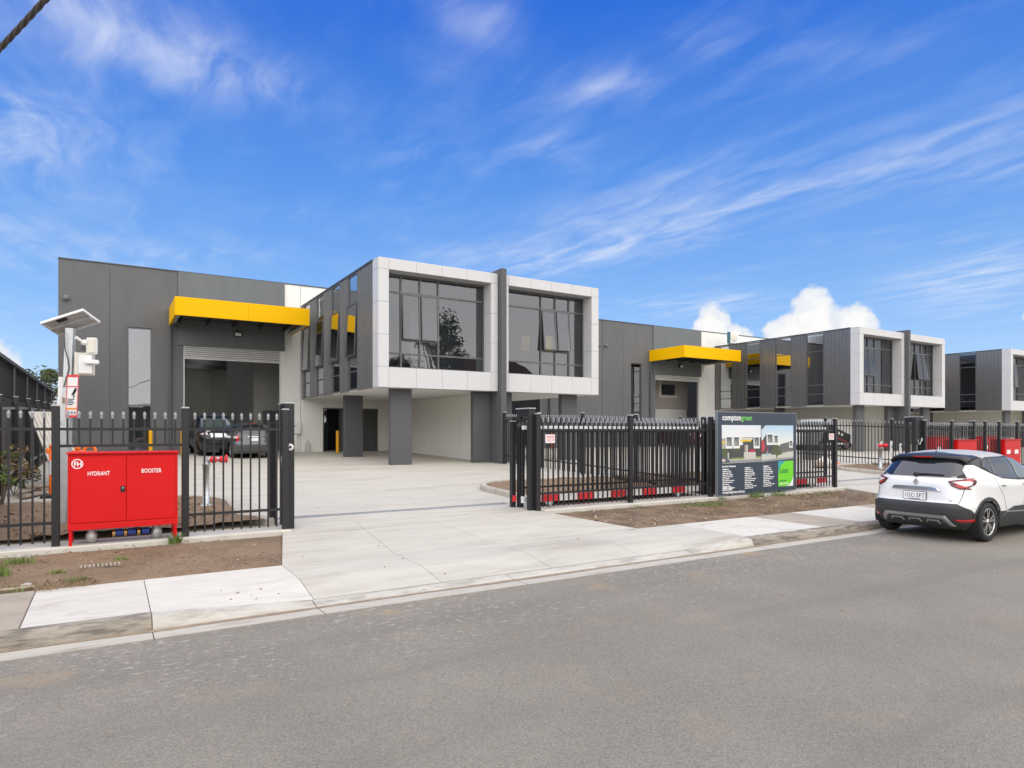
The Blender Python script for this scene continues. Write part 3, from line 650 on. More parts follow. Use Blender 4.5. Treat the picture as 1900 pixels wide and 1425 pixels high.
def wall_unit(root, fx, door_drop, detail, wshift=0.0):
    """one warehouse front; fx maps the offset from the unit's free corner to world x"""
    def rng(a, b): p, q = fx(a), fx(b); return (min(p, q), max(p, q))
    y0, y1 = YW, YW + .18; zb = .80
    def panel(a, b, z0, z1, m, holes=(), yy=(y0, y1), gap=.006):
        x0, x1 = rng(a, b); mb = MB(); hs = [(rng(h[0], h[1]) + (h[2], h[3])) for h in holes]
        rect_hole(mb, x0 + gap, x1 - gap, z0, z1, yy[0], yy[1], hs); return mb.build('wall_panel', M[m], root, True)
    panel(0, 1.82, zb, ZPAR, 'wall_dark')
    panel(1.82, 4.64, zb, ZPAR - .001, 'wall_dark', [(2.46, 3.40, .98, 6.42)], gap=.004)
    panel(4.43, 9.03, 5.76, ZPAR + .004, 'wall_mid', yy=(YW - .07, YW - .002), gap=0)
    panel(4.648, 8.856, 5.80, ZPAR - .004, 'wall_dark', gap=0)
    panel(8.86, 9.79, zb, ZPAR, 'wall_light'); 
    # dark sealant behind the panel joints
    for q in (1.82, 9.79 if fx(9.79) < fx(0) else 9.5):
        x0, x1 = rng(q - .06, q + .06); mb = MB(); mb.box(x0, x1, YW + .184, YW + .21, zb, ZPAR - .05); mb.build('joint_sealant', M['flash'], root, True)
    x0, x1 = rng(0, 9.79); mb = MB(); mb.box(x0, x1, YW - .03, YW + .22, ZPAR + .006, ZPAR + .05)
    mb.build('parapet_cap', M['flash'], root, True)
    a, b = rng(2.46, 3.40); window_xz(root, 'strip_window', a, b, .98, 6.42, YW + .10, [], [3.02], M['glass_pale'] if detail else M['glass_dark'])
    # roller door, partly or fully rolled up
    a, b = rng(4.66, 8.84); top, bot = 5.79, door_drop; mb = MB(); n = max(2, int(round((top - bot) / .098)))
    mb.box(a, b, YW + .06, YW + .10, bot - .05, bot)
    rd = mb.build('roller_door', M['slat'], root, True)
    sl = MB(); h = (top - bot) / n; prof = [(.02, 0), (-.03, .16 * h), (-.034, .62 * h), (-.01, .80 * h), (.02, .86 * h)]
    vs = [(x, YW + .07 + o, zz) for o, zz in prof for x in (a, b)]; sl.add(vs, [(2 * i, 2 * i + 1, 2 * i + 3, 2 * i + 2) for i in range(4)], 0, True); me = sl.mesh('slat', M['slat'])
    for i in range(n): place(me, 'slat', (0, 0, bot + i * h), rd, False)
    for xx in (a - .02, b + .0): mb = MB(); mb.box(xx - .03, xx + .05, YW + .05, YW + .16, .84, 5.75); mb.build('door_guide', M['galv'], rd)
    canopy(root, *rng(4.06, 9.42))
    xd = fx(4.12); mb = MB(); mb.cyl((xd, YW - .10, .86), (xd, YW - .10, 6.5), .05, n=12)
    for zz in (1.8, 3.4, 5.0): mb.box(xd - .06, xd + .06, YW - .12, YW - .002, zz, zz + .03)
    mb.tube([(xd, YW - .10, 6.46), (xd + .02, YW - .3, 6.58), (xd + .25 * (1 if fx(1) > fx(0) else -1), YW - .9, 6.62)], .045, 10)
    mb.build('downpipe', M['column'], root, True)
    xl = fx(6.9); mb = MB(); mb.bbox(xl - .16, xl + .16, YW - .24, YW - .10, 6.30, 6.48, .01); mb.box(xl - .03, xl + .03, YW - .12, YW - .07, 6.36, 6.6)
    fl = mb.build('flood_light', M['black'], root, True)
    mb = MB(); mb.quad((xl - .13, YW - .244, 6.32), (xl + .13, YW - .244, 6.32), (xl + .13, YW - .242, 6.46), (xl - .13, YW - .242, 6.46)); mb.build('lens', M['lamp'], fl)
    xv = fx(.28); mb = MB(); mb.lathe([(0, -.16), (.09, -.15), (.12, -.10), (.12, .0)], (xv, YW, 7.42), 14, axis='Y'); mb.build('wall_vent', M['wall_mid'], root, True)
def office_box(root, x0, x1, fin, glass, opens=True, full=True, xr=None, tilt=2.5):
    f0, f1 = fin; gp = .004
    def wpanel(mbx, name='cladding_panel'): return mbx.build(name, M['white'], frame_cur[0])
    frame_cur = [None]
    def frame(a, b, la, lb, left_return, right_return):
        """white picture-frame a..b, opening la..lb, with its panels"""
        oz0, oz1 = 4.17, 7.63
        core = MB(); t = .03
        core.box(a + t, b - t, YB + t, YB + .5, ZB + t, oz0 - t); core.box(a + t, b - t, YB + t, YB + .5, oz1 + t, ZT - t)
        core.box(a + t, la - t, YB + t, YB + .5, oz0 - t + .001, oz1 + t - .001); core.box(lb + t, b - t, YB + t, YB + .5, oz0 - t + .001, oz1 + t - .001)
        fr = core.build('window_surround', M['core'], root, True); frame_cur[0] = fr
        n = 3; xs = [a, la] + [la + (lb - la) * k / 4 for k in (1, 2, 3)] + [lb, b]; zs = [oz0, oz0 + 1.15, oz0 + 2.30, oz1]
        for p, q in zip(xs[:-1], xs[1:]):
            for z0, z1 in ((ZB, oz0), (oz1, ZT)):
                mb = MB(); mb.bbox(p + gp, q - gp, YB, YB + t, z0 + gp, z1 - gp, .004); wpanel(mb)
            mb = MB(); mb.bbox(p + gp, q - gp, YB + t + gp, YB + .57, ZB, ZB + t - .002, .003); wpanel(mb)
            mb = MB(); mb.bbox(p + gp, q - gp, YB + t + gp, YB + .57, ZT - t + .002, ZT, .003); wpanel(mb)
        for z0, z1 in zip(zs[:-1], zs[1:]):
            for p, q in ((a, la), (lb, b)):
                mb = MB(); mb.bbox(p + gp, q - gp, YB, YB + t, z0 + gp, z1 - gp, .004); wpanel(mb)
            for p in (la - t, lb):   # reveals
                mb = MB(); mb.bbox(p + .001, p + t - .001, YB + t + .002, YB + .60, z0 + gp, z1 - gp, .003); wpanel(mb)
        for p, q in zip(xs[1:-2], xs[2:-1]):
            mb = MB(); mb.bbox(p + gp, q - gp, YB + t + .002, YB + .60, oz1, oz1 + t - .001, .003); wpanel(mb)
            mb = MB(); mb.bbox(p + gp, q - gp, YB + t + .002, YB + .60, oz0 - t + .001, oz0, .003); wpanel(mb)
        for flag, xx in ((left_return, a), (right_return, b - t)):
            if flag:
                for z0, z1 in zip([ZB + t] + zs[0:1] + zs[1:] , zs[0:1] + zs[1:] + [ZT - t]):
                    mb = MB(); mb.bbox(xx, xx + t - .002, YB + t + .002, YB + .57, z0 + gp, z1 - gp, .003); wpanel(mb)
        return fr
    lo = (x0 + .40, f0 - .31); ro = (f1 + .24, x1 - .38)
    frame(x0, f0 - .012, lo[0], lo[1], True, False); frame(f1 + .012, x1, ro[0], ro[1], False, True)
    W1 = lo[1] - lo[0]; k1 = [lo[0] + W1 * q for q in (.165, .345, .525)]
    sk = {(0, 2), (3, 2)}
    window_xz(root, 'office_window', lo[0] + .002, lo[1] - .002, 4.19, 7.61, YB + .62, k1, [4.74, 5.24, 6.97], glass, skip=sk, sash={(1, 2): 3, (2, 2): 3} if opens else {}, fw=.06)
    W2 = ro[1] - ro[0]; k2 = [ro[0] + W2 * q for q in (.465, .64, .815)]
    window_xz(root, 'office_window', ro[0] + .002, ro[1] - .002, 4.19, 7.61, YB + .62, k2, [4.74, 5.24, 6.97], glass, skip={(0, 2), (3, 2)}, sash={(1, 2): 6, (2, 2): 6} if opens else {}, fw=.06)
    # side cladding with strip windows
    ye = YW - .01; strips = [(24.27, 25.46), (26.52, 27.71), (28.88, 30.07), (31.2, 32.35)]
    def sheet(x, ya, yb, side, z0=ZB, z1=ZT - .04):
        mb = MB(); mb.box(min(x, x - side * .03), max(x, x - side * .03), ya, yb, z0, z1); n = max(1, int(round((yb - ya) / .235)))
        for k in range(n + 1):
            yy = min(max(ya + (yb - ya) * k / n, ya + .013), yb - .013); p = [(x, yy - .013), (x + side * .034, yy - .009), (x + side * .034, yy + .009), (x, yy + .013)]
            mb.add([(a, b, z) for z in (z0, z1) for a, b in p], [(0, 1, 5, 4), (1, 2, 6, 5), (2, 3, 7, 6), (0, 3, 2, 1), (4, 5, 6, 7)])
        mb.build('cladding_sheet', M['clad'], root, True)
    es = [YB + .575] + [q for s_ in strips for q in s_] + [ye]
    for a, b in zip(es[0::2], es[1::2]): sheet(x0 + .03, a, b, -1)
    for i, (a, b) in enumerate(strips): window_yz(root, 'strip_window', x0 + .05, a + .004, b - .004, [4.20, 4.75, 6.85], M['glass_side'], ZB + .05, ZT - .06, 2 if tilt else None, tilt)
    sheet(x1 - .03, YB + .575, ye, 1)
    # roof edge, soffit, floor and inner room
    for q in (x0 - .01, x1 - .12): mb = MB(); mb.box(q, q + .13, YB + .58, ye, ZT - .035, ZT + .03); mb.build('roof_flashing', M['flash'], root, True)
    mb = MB(); mb.box(x0 + .13, x1 - .13, YB + .58, ye, ZT - .30, ZT - .22); mb.build('roof', M['galv'], root, True)
    for q in ((x0 + .06, f0 - .005), (f1 + .005, x1 - .06)): mb = MB(); mb.box(q[0], q[1], YB + .58, ye, ZB + .01, ZB + .06); mb.build('soffit', M['soffit'], root, True)
    for q in ((x0 + .11, f0 - .005), (f1 + .005, x1 - .11)): mb = MB(); mb.box(q[0], q[1], YB + .70, ye, ZB + .25, ZB + .32); mb.build('office_floor', M['carpet'], root, True)
    mb = MB(); mb.box(x0 + .11, f0 - .005, YB + .70, ye, ZT - .36, ZT - .32); mb.box(f1 + .005, x1 - .11, YB + .70, ye, ZT - .36, ZT - .32)
    mb.box(x0 + .11, x1 - .11, ye - .1, ye - .03, ZB + .33, ZT - .37); mb.box(x1 - .11, x1 - .065, YB + .7, ye - .11, ZB + .33, ZT - .37)
    mb.box(x0 + 3.4, f0 - .01, 27.2, 27.3, ZB + .33, ZT - .37); mb.box(f1 + .01, f1 + 2.4, 28.6, 28.7, ZB + .33, ZT - .37)
    mb.build('inner_wall', M['room'], root, True)
    # the precast party wall with its projecting fin, columns
    mb = MB(); mb.bbox(f0, f1, 21.75, 22.86, .58, 8.20, .01); mb.build('party_fin', M['column'], root, True)
    for a, b in ((22.87, 25.35), (25.37, 27.85), (27.87, 30.3), (30.32, YW - .005)): mb = MB(); mb.box(f0 + .003, f1 - .003, a, b, .60, ZB + .005); mb.build('wall_panel', M['wall_light'], root, True)
    mb = MB(); mb.box(f0 + .02, f1 - .02, 22.87, ye, ZB + .3, ZT - .3); mb.build('inner_wall', M['room'], root, True)
    me = None
    for (xa, ya) in ((x0 + .70, 22.6), (x0 + .70, 28.1), (f0 - .765, 22.6), (f1 + .01, 22.6), (x1 - 1.52, 22.6), (x1 - 1.52, 28.1)):
        w = .755 if abs(xa - f0) < 1.0 else .82
        mb = MB(); mb.bbox(xa, xa + w, ya, ya + .25, zy(ya) - .05, ZB + .012, .012); mb.build('column', M['column'], root, True)
    # back wall of the undercroft, with glazed entry
    pe = [x0 - .03, x0 + 2.5, x0 + 4.86] if full else [x0, x0 + 2.5, x0 + 4.86]
    for a, b in ((x0 - .04, x0 + 1.05), (x0 + 3.92, f0)):
        mb = MB(); mb.box(a + .004, b, YW, YW + .18, .80, ZPAR - .002); mb.build('wall_panel', M['wall_light'], root, True)
    mb = MB(); mb.box(x0 + 1.054, x0 + 3.916, YW, YW + .18, 3.07, ZPAR - .002); mb.build('wall_panel', M['wall_light'], root, True)
    mb = MB(); mb.box(f1, (xr or x1) - .003, YW, YW + .18, .80, ZPAR - .002); mb.build('wall_panel', M['wall_light'], root, True)
    mb = MB(); mb.box(f0 + .004, f1 - .004, YW, YW + .18, .80, ZPAR - .002); mb.build('wall_panel', M['wall_light'], root, True)
    mb = MB(); mb.box(x0 - .04, (xr or x1) - .003, YW - .03, YW + .22, ZPAR + .004, ZPAR + .05); mb.build('parapet_cap', M['flash'], root, True)
    window_xz(root, 'glazed_door', x0 + 1.06, x0 + 3.91, .86, 3.065, YW + .09, [x0 + 2.0, x0 + 2.95], [], M['glass_dark'])
    mb = MB(); mb.box(x0 + .9, x0 + 4.0, YW + 2.4, YW + 2.5, .86, 3.4); mb.box(x0 + .9, x0 + 4.0, YW + .2, YW + 2.39, 3.3, 3.4); mb.box(x0 + .8, x0 + .89, YW + .2, YW + 2.5, .86, 3.4); mb.box(x0 + 4.01, x0 + 4.1, YW + .2, YW + 2.5, .86, 3.4); mb.build('inner_wall', M['carpet'], root, True)
def shell(root, x0, x1, y1=72.0, skylights=True, party=None):
    """floor, roof with translucent strips, outer and party walls behind the front"""
    mb = MB(); mb.box(x0 + .2, x1 - .2, YW + .001, y1, .76, .862); mb.build('floor', M['concrete'], root, True)
    sky_m = bpy.data.materials.get('skylight_sheet')
    if not sky_m:
        sky_m = bpy.data.materials.new('skylight_sheet'); sky_m.use_nodes = True; nt = sky_m.node_tree; nt.nodes.clear()
        t = nt.nodes.new('ShaderNodeBsdfTransparent'); t.inputs[0].default_value = (.9, .92, .92, 1); o = nt.nodes.new('ShaderNodeOutputMaterial'); nt.links.new(t.outputs[0], o.inputs[0])
    xs = [x0 + .2]; mbk = MB(); mbs = MB(); w = x1 - x0; k = max(2, int(w / 5.5))
    for i in range(k):
        c = x0 + w * (i + .5) / k
        mbk.box(xs[-1], c - .8, YW + .2, y1, 8.55, 8.62); xs.append(c + .8)
        q = MB(); q.quad((c - .8, YW + 2, 8.60), (c + .8, YW + 2, 8.60), (c + .8, y1 - 2, 8.60), (c - .8, y1 - 2, 8.60)); q.build('skylight', sky_m, root, True)
        mbk.box(c - .799, c + .799, YW + .2, YW + 2, 8.551, 8.619); mbk.box(c - .799, c + .799, y1 - 2, y1, 8.551, 8.619)
    mbk.box(xs[-1], x1 - .2, YW + .2, y1, 8.55, 8.62); mbk.build('roof', M['galv'], root, True)
    for j in range(8):
        yy = YW + 3 + j * 4.6; mb = MB(); mb.box(x0 + .25, x1 - .25, yy, yy + .18, 7.75, 8.5); mb.build('rafter', M['flash'], root, True)
    for xx in (x0, x1 - .18):
        mb = MB(); mb.box(xx + .002, xx + .178, YW + .185, y1, .5, ZPAR - .003); mb.build('side_wall', M['wall_dark'], root, True)
    for i in range(int((x1 - x0) / 2.6)):
        a = x0 + .2 + i * 2.6; mb = MB(); mb.box(a + .012, min(a + 2.588, x1 - .2), y1 - .2, y1 - .02, .86, 8.5); mb.build('back_wall_panel', M['wall_in'], root, True)
    mb = MB(); mb.box(x0 + .2, x1 - .2, y1 - .015, y1, .86, 8.5); mb.build('back_sheeting', M['flash'], root, True)
    if party:
        mb = MB(); mb.box(party[0] + .002, party[1] - .002, YW + .19, y1 - .22, .863, 8.54); mb.build('inner_party_wall', M['wall_mid'], root, True)
def building(label, xa, x0, wl=10.03):
    root = thing('warehouse', label, 'warehouse', (x0 + 4.9, YW, .86), group='grey warehouses with white framed office boxes')
    f0 = x0 + 4.87; f1 = f0 + .24; x1 = x0 + 9.87; c = (f0 + f1) / 2
    return root, f0, f1, x1, c
# --- the near warehouse
B1, f0, f1, x1, c1 = building('nearest dark grey warehouse with a tall double white framed office box and open roller door', -1.84, 8.0)
wall_unit(B1, lambda o: -1.84 + o, 5.22, True)
E1 = 26.90
wall_unit(B1, lambda o: E1 - o, 4.4, False)
office_box(B1, 8.0, x1, (f0, f1), M['glass'], xr=E1 - 9.79)
shell(B1, -1.84, E1, party=(f0, f1))
mb = MB(); mb.box(6.45, f0 - .02, 36.6, 46, .863, 7.6); mb.build('office_block', M['wall_in'], B1, True)
mb = MB(); mb.box(6.9, 7.75, 36.54, 36.596, .863, 3.0); mb.build('inner_door', M['alu'], B1, True)
# yellow paper notes on the right-hand pane
for px, pz, w, h in ((14.42, 5.22, .38, .62), (15.62, 5.26, .40, .66), (13.36, 5.18, .11, .36)):
    mb = MB(); mb.box(px, px + w, YB + .72, YB + .724, pz, pz + h); mb.build('paper_sheet', M['paper'], B1, True)
# --- the second warehouse
B2, f0b, f1b, x1b, c2 = building('second grey warehouse along the street with its own yellow canopy and white framed box', 27.0, 37.4)
sh2 = 26.92
wall_unit(B2, lambda o: sh2 + o, 5.45, False)
mb = MB(); mb.box(sh2 + 9.80, 37.36, YW, YW + .18, .8, ZPAR - .003); mb.build('wall_panel', M['wall_light'], B2, True)
mb = MB(); mb.box(sh2 + 9.80, 37.36, YW - .03, YW + .22, ZPAR + .004, ZPAR + .05); mb.build('parapet_cap', M['flash'], B2, True)
E2 = 56.85
wall_unit(B2, lambda o: E2 - o, 4.4, False)
office_box(B2, 37.4, x1b, (f0b, f1b), M['glass'], xr=E2 - 9.79, tilt=0)
shell(B2, sh2, E2, party=(f0b, f1b))
# mezzanine office seen through its open door
mb = MB(); mb.box(31.0, 37.3, 35.4, 35.55, .863, 3.55); mb.build('inner_wall', M['wall_light'], B2, True)
mb = MB(); rect_hole(mb, 31.0, 37.3, 3.56, 8.0, 35.3, 35.55, [(34.55, 35.95, 4.55, 5.35)]); mb.build('mezzanine_wall', mat('brown_mezzanine_wall', (.42, .38, .34), .9), B2, True)
window_xz(B2, 'mezzanine_window', 34.55, 35.95, 4.55, 5.35, 35.35, [35.25], [], M['glass_dark'])
mb = MB()
for a in ((34.3, 36.2, 4.38, 4.54), (34.3, 34.54, 4.54, 5.6)): mb.box(a[0], a[1], 35.26, 35.297, a[2], a[3])
mb.build('window_trim', M['cream'], B2, True)
mb = MB(); mb.box(32.0, 33.1, 35.33, 35.396, .863, 3.0); mb.build('inner_door', M['alu'], B2, True)
# --- the third warehouse, its box only
B3, f0c, f1c, x1c, c3 = building('third warehouse at the frame edge with one dark clad side and white window frame', 56.6, 56.9)
office_box(B3, 56.9, x1c, (f0c, f1c), M['glass'], full=False, tilt=0)
mb = MB(); mb.box(56.9, x1c, YW + .2, 50, .5, 8.9); mb.build('rear_hall', M['wall_dark'], B3, True)
# --- air conditioner on the second box
ac = thing('air_conditioner', 'white outdoor air conditioner unit on the roof edge of the second warehouse', 'air conditioner', (37.95, 31.6, ZT))
mb = MB(); mb.bbox(37.52, 38.38, 31.45, 31.78, ZT + .12, ZT + .95, .02); mb.build('casing', M['white_plastic'], ac, True)
mb = MB(); mb.lathe([(.0, -.0), (.05, -.012), (.30, -.012), (.32, 0), (.32, .02)], (37.88, 31.44, ZT + .55), 20, axis='Y'); mb.build('fan_grille', M['cream'], ac, True)
mb = MB(); mb.box(37.50, 37.518, 31.47, 31.76, ZT + .14, ZT + .93); mb.build('side_coil', mat('teal_coil', (.05, .16, .18), .6), ac, True)
for xx in (37.6, 38.25): mb = MB(); mb.box(xx, xx + .06, 31.43, 31.80, ZT - .2, ZT + .118); mb.build('foot', M['galv'], ac, True)
# --- meter box, pipes
mbx = thing('meter_box', 'white electrical meter box with conduit on the pale wall beside the roller door', 'meter box', (7.62, YW, .86))
mb = MB(); mb.bbox(7.38, 7.92, YW - .20, YW - .004, 1.77, 2.42, .01); b_ = mb.build('cabinet', M['white_plastic'], mbx, True)
mb = MB(); mb.box(7.41, 7.89, YW - .212, YW - .203, 1.80, 2.39); mb.build('door', M['white_plastic'], mbx, True)
mb = MB(); mb.box(7.44, 7.48, YW - .22, YW - .213, 2.05, 2.13); mb.box(7.6, 7.72, YW - .2155, YW - .2125, 2.13, 2.16); mb.build('latch', M['dark'], mbx, True)
mb = MB(); mb.bbox(7.55, 7.75, YW - .14, YW - .004, .86, 1.768, .01); mb.build('conduit', M['wall_light'], mbx, True)
tp = thing('water_tap', 'bent grey water pipe tap standing low against the pale wall', 'tap', (8.25, YW - .2, .86))
mb = MB(); mb.tube([(8.15, YW - .2, .86), (8.15, YW - .2, 1.25), (8.2, YW - .2, 1.36), (8.3, YW - .2, 1.36), (8.33, YW - .2, 1.25), (8.33, YW - .2, .86)], .03, 8); mb.build('pipe', M['galv'], tp, True)
mb = MB(); mb.lathe([(0, .0), (.05, .0), (.05, .03), (0, .03)], (8.25, YW - .2, 1.40), 10); mb.build('handle', M['brass'], tp, True)
pt = thing('plastic_tub', 'small terracotta coloured tub at the foot of the meter box conduit', 'tub', (7.48, YW - .35, .86))
mb = MB(); mb.lathe([(0, .01), (.09, .0), (.11, .28), (.12, .30), (.10, .29), (.08, .02), (0, .02)], (7.45, YW - .3, .86), 14); mb.build('tub', mat('terracotta_plastic', (.45, .16, .07), .7), pt, True)
# ================================================================== fences and gates
def picket_mesh(h, low, name='picket', s=.0125):
    mb = MB(); mb.box(-s, s, -s, s, low, h - .10); return mb.mesh(name, M['black'])
def spear_mesh(h):
    mb = MB(); prof = [(.016, -.115), (.017, -.07), (.022, -.045), (.013, -.018), (.002, 0)]; vs = []
    for w, z in prof: vs += [(-w, -.014 if z < -.03 else -.005, h + z), (w, -.014 if z < -.03 else -.005, h + z), (w, .014 if z < -.03 else .005, h + z), (-w, .014 if z < -.03 else .005, h + z)]
    mb.add(vs, [(i * 4 + k, i * 4 + (k + 1) % 4, i * 4 + 4 + (k + 1) % 4, i * 4 + 4 + k) for i in range(4) for k in range(4)] + [(16, 17, 18, 19)])
    return mb.mesh('spear_cap', M['spear'])
SPEAR = spear_mesh(1.93); SPEARB = None
def add_post(root, x, y, z, h=2.0, w=.05, name='post'):
    mb = MB(); mb.bbox(x - w, x + w, y - w, y + w, z - .12, z + h - .02, .006); p = mb.build(name, M['black'], root, True)
    mb = MB(); mb.bbox(x - w - .004, x + w + .004, y - w - .004, y + w + .004, z + h - .018, z + h + .006, .006); mb.build('post_cap', M['capw'], p)
    return p
def fence(label, posts, axis, fixed, zf, sections, group='black steel picket fences', spears=True, rails=(.33, 1.66), sp=.134):
    """posts: positions along the axis; sections: list of (a,b,kind) kind 'full' or 'short' """
    pos = lambda t: (t, fixed) if axis == 'x' else (fixed, t)
    p0 = pos((sections[0][0] + sections[-1][1]) / 2)
    root = thing('picket_fence', label, 'fence', (p0[0], p0[1], zf(p0[1])), group=group)
    full = picket_mesh(1.93, .05); short = picket_mesh(1.93, 1.415)
    for t in posts: x, y = pos(t); add_post(root, x, y, zf(y))
    for a, b, kind in sections:
        rl = rails if kind == 'full' else (1.42, 1.66)
        for r in rl:
            mb = MB(); (xa, ya), (xb, yb) = pos(a), pos(b); za, zb = zf(ya) + r, zf(yb) + r; h, t = .02, .018
            if axis == 'x': mb.box(xa, xb, ya - t, ya + t, za - h, za + h)
            else: mb.hexa([(xa - t, ya, za - h), (xa + t, ya, za - h), (xb + t, yb, zb - h), (xb - t, yb, zb - h), (xa - t, ya, za + h), (xa + t, ya, za + h), (xb + t, yb, zb + h), (xb - t, yb, zb + h)])
            mb.build('rail', M['black'], root, True)
        n = max(1, int(round((b - a) / sp)))
        for k in range(1, n):
            x, y = pos(a + (b - a) * k / n)
            o = place(full if kind == 'full' else short, 'picket', (x, y + random.uniform(-.002, .002), zf(y)), root)
            if spears: place(SPEAR, 'spear_cap', (0, 0, 0), o, False)
    return root
zfr = lambda y: .268
FA = fence('black picket fence on the left of the driveway, cut short above the red cabinet', [-3.6, -.66, .99, 2.49], 'x', 11.30, zfr, [(-3.6, -.66, 'full'), (-.66, .99, 'short'), (.99, 2.49, 'full')])
FB = fence('black picket fence behind the big dark lease sign, right of the driveway', [7.56, 10.1, 12.74, 15.3, 17.95], 'x', 11.30, zfr, [(7.56, 10.1, 'full'), (10.1, 12.74, 'full'), (12.74, 15.3, 'full'), (15.3, 17.95, 'full')])
FC = fence('black picket fence in front of the two far red cabinets, beyond the white car', [22.95, 24.72, 26.3, 27.15, 28.25, 29.75, 31.3], 'x', 11.30, zfr, [(22.95, 24.72, 'full'), (24.72, 26.3, 'short'), (26.3, 27.15, 'full'), (27.15, 28.25, 'full'), (28.25, 29.75, 'short'), (29.75, 31.3, 'full')])
FD = fence('long black picket fence running back from the street to the nearest party fin', [11.75, 14.3, 16.8, 19.3, 21.68], 'y', 12.99, zy, [(11.75, 14.3, 'full'), (14.3, 16.8, 'full'), (16.8, 19.3, 'full'), (19.3, 21.68, 'full')], sp=.14)
FE = fence('black picket fence between the two properties, seen through the open far gateway', [11.75, 14.6, 17.5, 20.4, 23.3, 26.2], 'y', 27.1, zy, [(11.75, 14.6, 'full'), (14.6, 17.5, 'full'), (17.5, 20.4, 'full'), (20.4, 23.3, 'full'), (23.3, 26.2, 'full')], sp=.14)
def sliding_gate(label, x0, x1, y, lead):
    """pickets in a frame, pale reflective strip on the top rail, red and white bottom beam"""
    root = thing('sliding_gate', label, 'gate', ((x0 + x1) / 2, y, .29), group='sliding picket gates'); z = .27
    mb = MB(); mb.box(x0, x1, y - .03, y + .03, z + .12, z + .26); mb.build('bottom_beam', M['white_plastic'], root, True)
    n = int((x1 - x0) / .47)
    for k in range(n):
        if k % 2 == 1:
            a = x0 + k * (x1 - x0) / n; mb = MB(); mb.box(a, a + (x1 - x0) / n, y - .034, y + .034, z + .118, z + .262); mb.build('red_band', M['sign_red'], root, True)
    mb = MB(); mb.box(x0, x1, y - .025, y + .025, z + 1.60, z + 1.66); mb.box(x0, x0 + .06, y - .025, y + .025, z + .262, z + 1.60); mb.box(x1 - .06, x1, y - .025, y + .025, z + .262, z + 1.60); mb.box(x0 + .06, x1 - .06, y - .02, y + .02, z + .42, z + .46); mb.build('frame', M['black'], root, True)
    mb = MB(); mb.box(x0 + .02, x1 - .02, y - .027, y + .027, z + 1.663, z + 1.745); mb.build('reflective_strip', M['white_plastic'], root, True)
    me = picket_mesh(1.88, .27); k = 0; x = x0 + .16
    while x < x1 - .1:
        o = place(me, 'picket', (x, y + .036, z), root); place(SPEAR, 'spear_cap', (0, 0, -.05), o, False); x += .134
    for xx in (x0 + .7, x1 - .7):
        mb = MB(); mb.lathe([(0, -.03), (.06, -.03), (.06, .03), (0, .03)], (xx, y, z + .06), 14, axis='Y'); mb.box(xx - .1, xx + .1, y - .02, y + .02, z + .07, z + .118); mb.build('roller', M['galv'], root, True)
    if lead:
        mb = MB(); text_mb(mb, 'OPEN', .10, (x0 + .06, y - .0345, z + .155), bold=.003); mb.build('lettering', M['navy'], root, True)
    return root
sliding_gate('sliding gate standing open behind the fence at the right of the near driveway', 7.36, 12.62, 11.60, True)
sliding_gate('sliding gate standing open behind the lease sign', 13.1, 17.99, 11.60, False)
def portal(label, x, s, cap_back=True):
    """gate guide: tall front post, second post behind, top plate and a short catch post"""
    root = thing('gate_portal', label, 'gate post', (x, 11.6, .27), group='paired gate posts')
    mb = MB(); mb.bbox(x - .075, x + .075, 11.36, 11.46, .10, 2.36, .006); mb.build('post', M['black'], root, True)
    mb = MB(); mb.bbox(x - .06, x + .06, 11.78, 11.88, .10, 2.36, .006); mb.build('post', M['black'], root, True)
    mb = MB(); mb.bbox(x - .085, x + .085, 11.35, 11.89, 2.362, 2.385, .004); mb.build('top_plate', M['capw'], root, True)
    mb = MB(); mb.box(x - .05, x + .05, 11.46, 11.78, 2.20, 2.36); mb.build('top_beam', M['black'], root, True)
    return root
gp1 = portal('paired black gate posts right of the near driveway with a short post beside', 7.47, 1)
mb = MB(); mb.bbox(7.28, 7.38, 11.86, 11.96, .12, 2.10, .006); p = mb.build('catch_post', M['black'], gp1, True)
mb = MB(); mb.bbox(7.275, 7.385, 11.855, 11.965, 2.102, 2.12, .004); mb.build('post_cap', M['capw'], p)
mb = MB(); mb.lathe([(0, -.02), (.10, -.02), (.10, .02), (0, .02)], (7.44, 11.74, 2.0), 14, axis='Y'); mb.build('guide_roller', M['black'], gp1, True)
mb = MB(); mb.box(7.29, 7.37, 11.83, 11.858, .40, .53); mb.build('red_reflector', M['sign_red'], gp1, True)
gp2 = portal('paired black gate posts left of the near driveway with a round badge', 2.58, -1)
mb = MB(); mb.lathe([(0, -.012), (.058, -.012), (.062, 0), (.0, 0)], (2.58, 11.357, 1.63), 20, axis='Y'); bd = mb.build('round_badge', M['white_plastic'], gp2, True)
mb = MB(); mb.box(2.555, 2.605, 11.340, 11.3445, 1.615, 1.63); mb.lathe([(.0, -.0005), (.016, -.0005), (.016, .002), (0, .002)], (2.587, 11.3425, 1.642), 10, axis='Y'); mb.build('badge_mark', M['dark'], bd)
mb = MB(); mb.tube([(2.50, 11.50, 1.55), (2.47, 11.48, 1.45), (2.49, 11.47, 1.15), (2.50, 11.48, .95), (2.52, 11.49, .85)], .013, 8); mb.tube([(2.47, 11.48, 1.45), (2.50, 11.47, 1.5), (2.54, 11.47, 1.5)], .012, 6); mb.build('chain', M['galv'], gp2, True)
mb = MB(); mb.bbox(2.34, 2.44, 11.78, 11.88, .16, 2.05, .006); mb.build('catch_post', M['black'], gp2, True)
gp3 = portal('paired black gate posts with a hanging chain at the far gateway beyond the white car', 22.9, 1)
mb = MB(); mb.bbox(22.55, 22.66, 11.40, 11.52, .1, 2.33, .006); mb.build('post', M['black'], gp3, True)
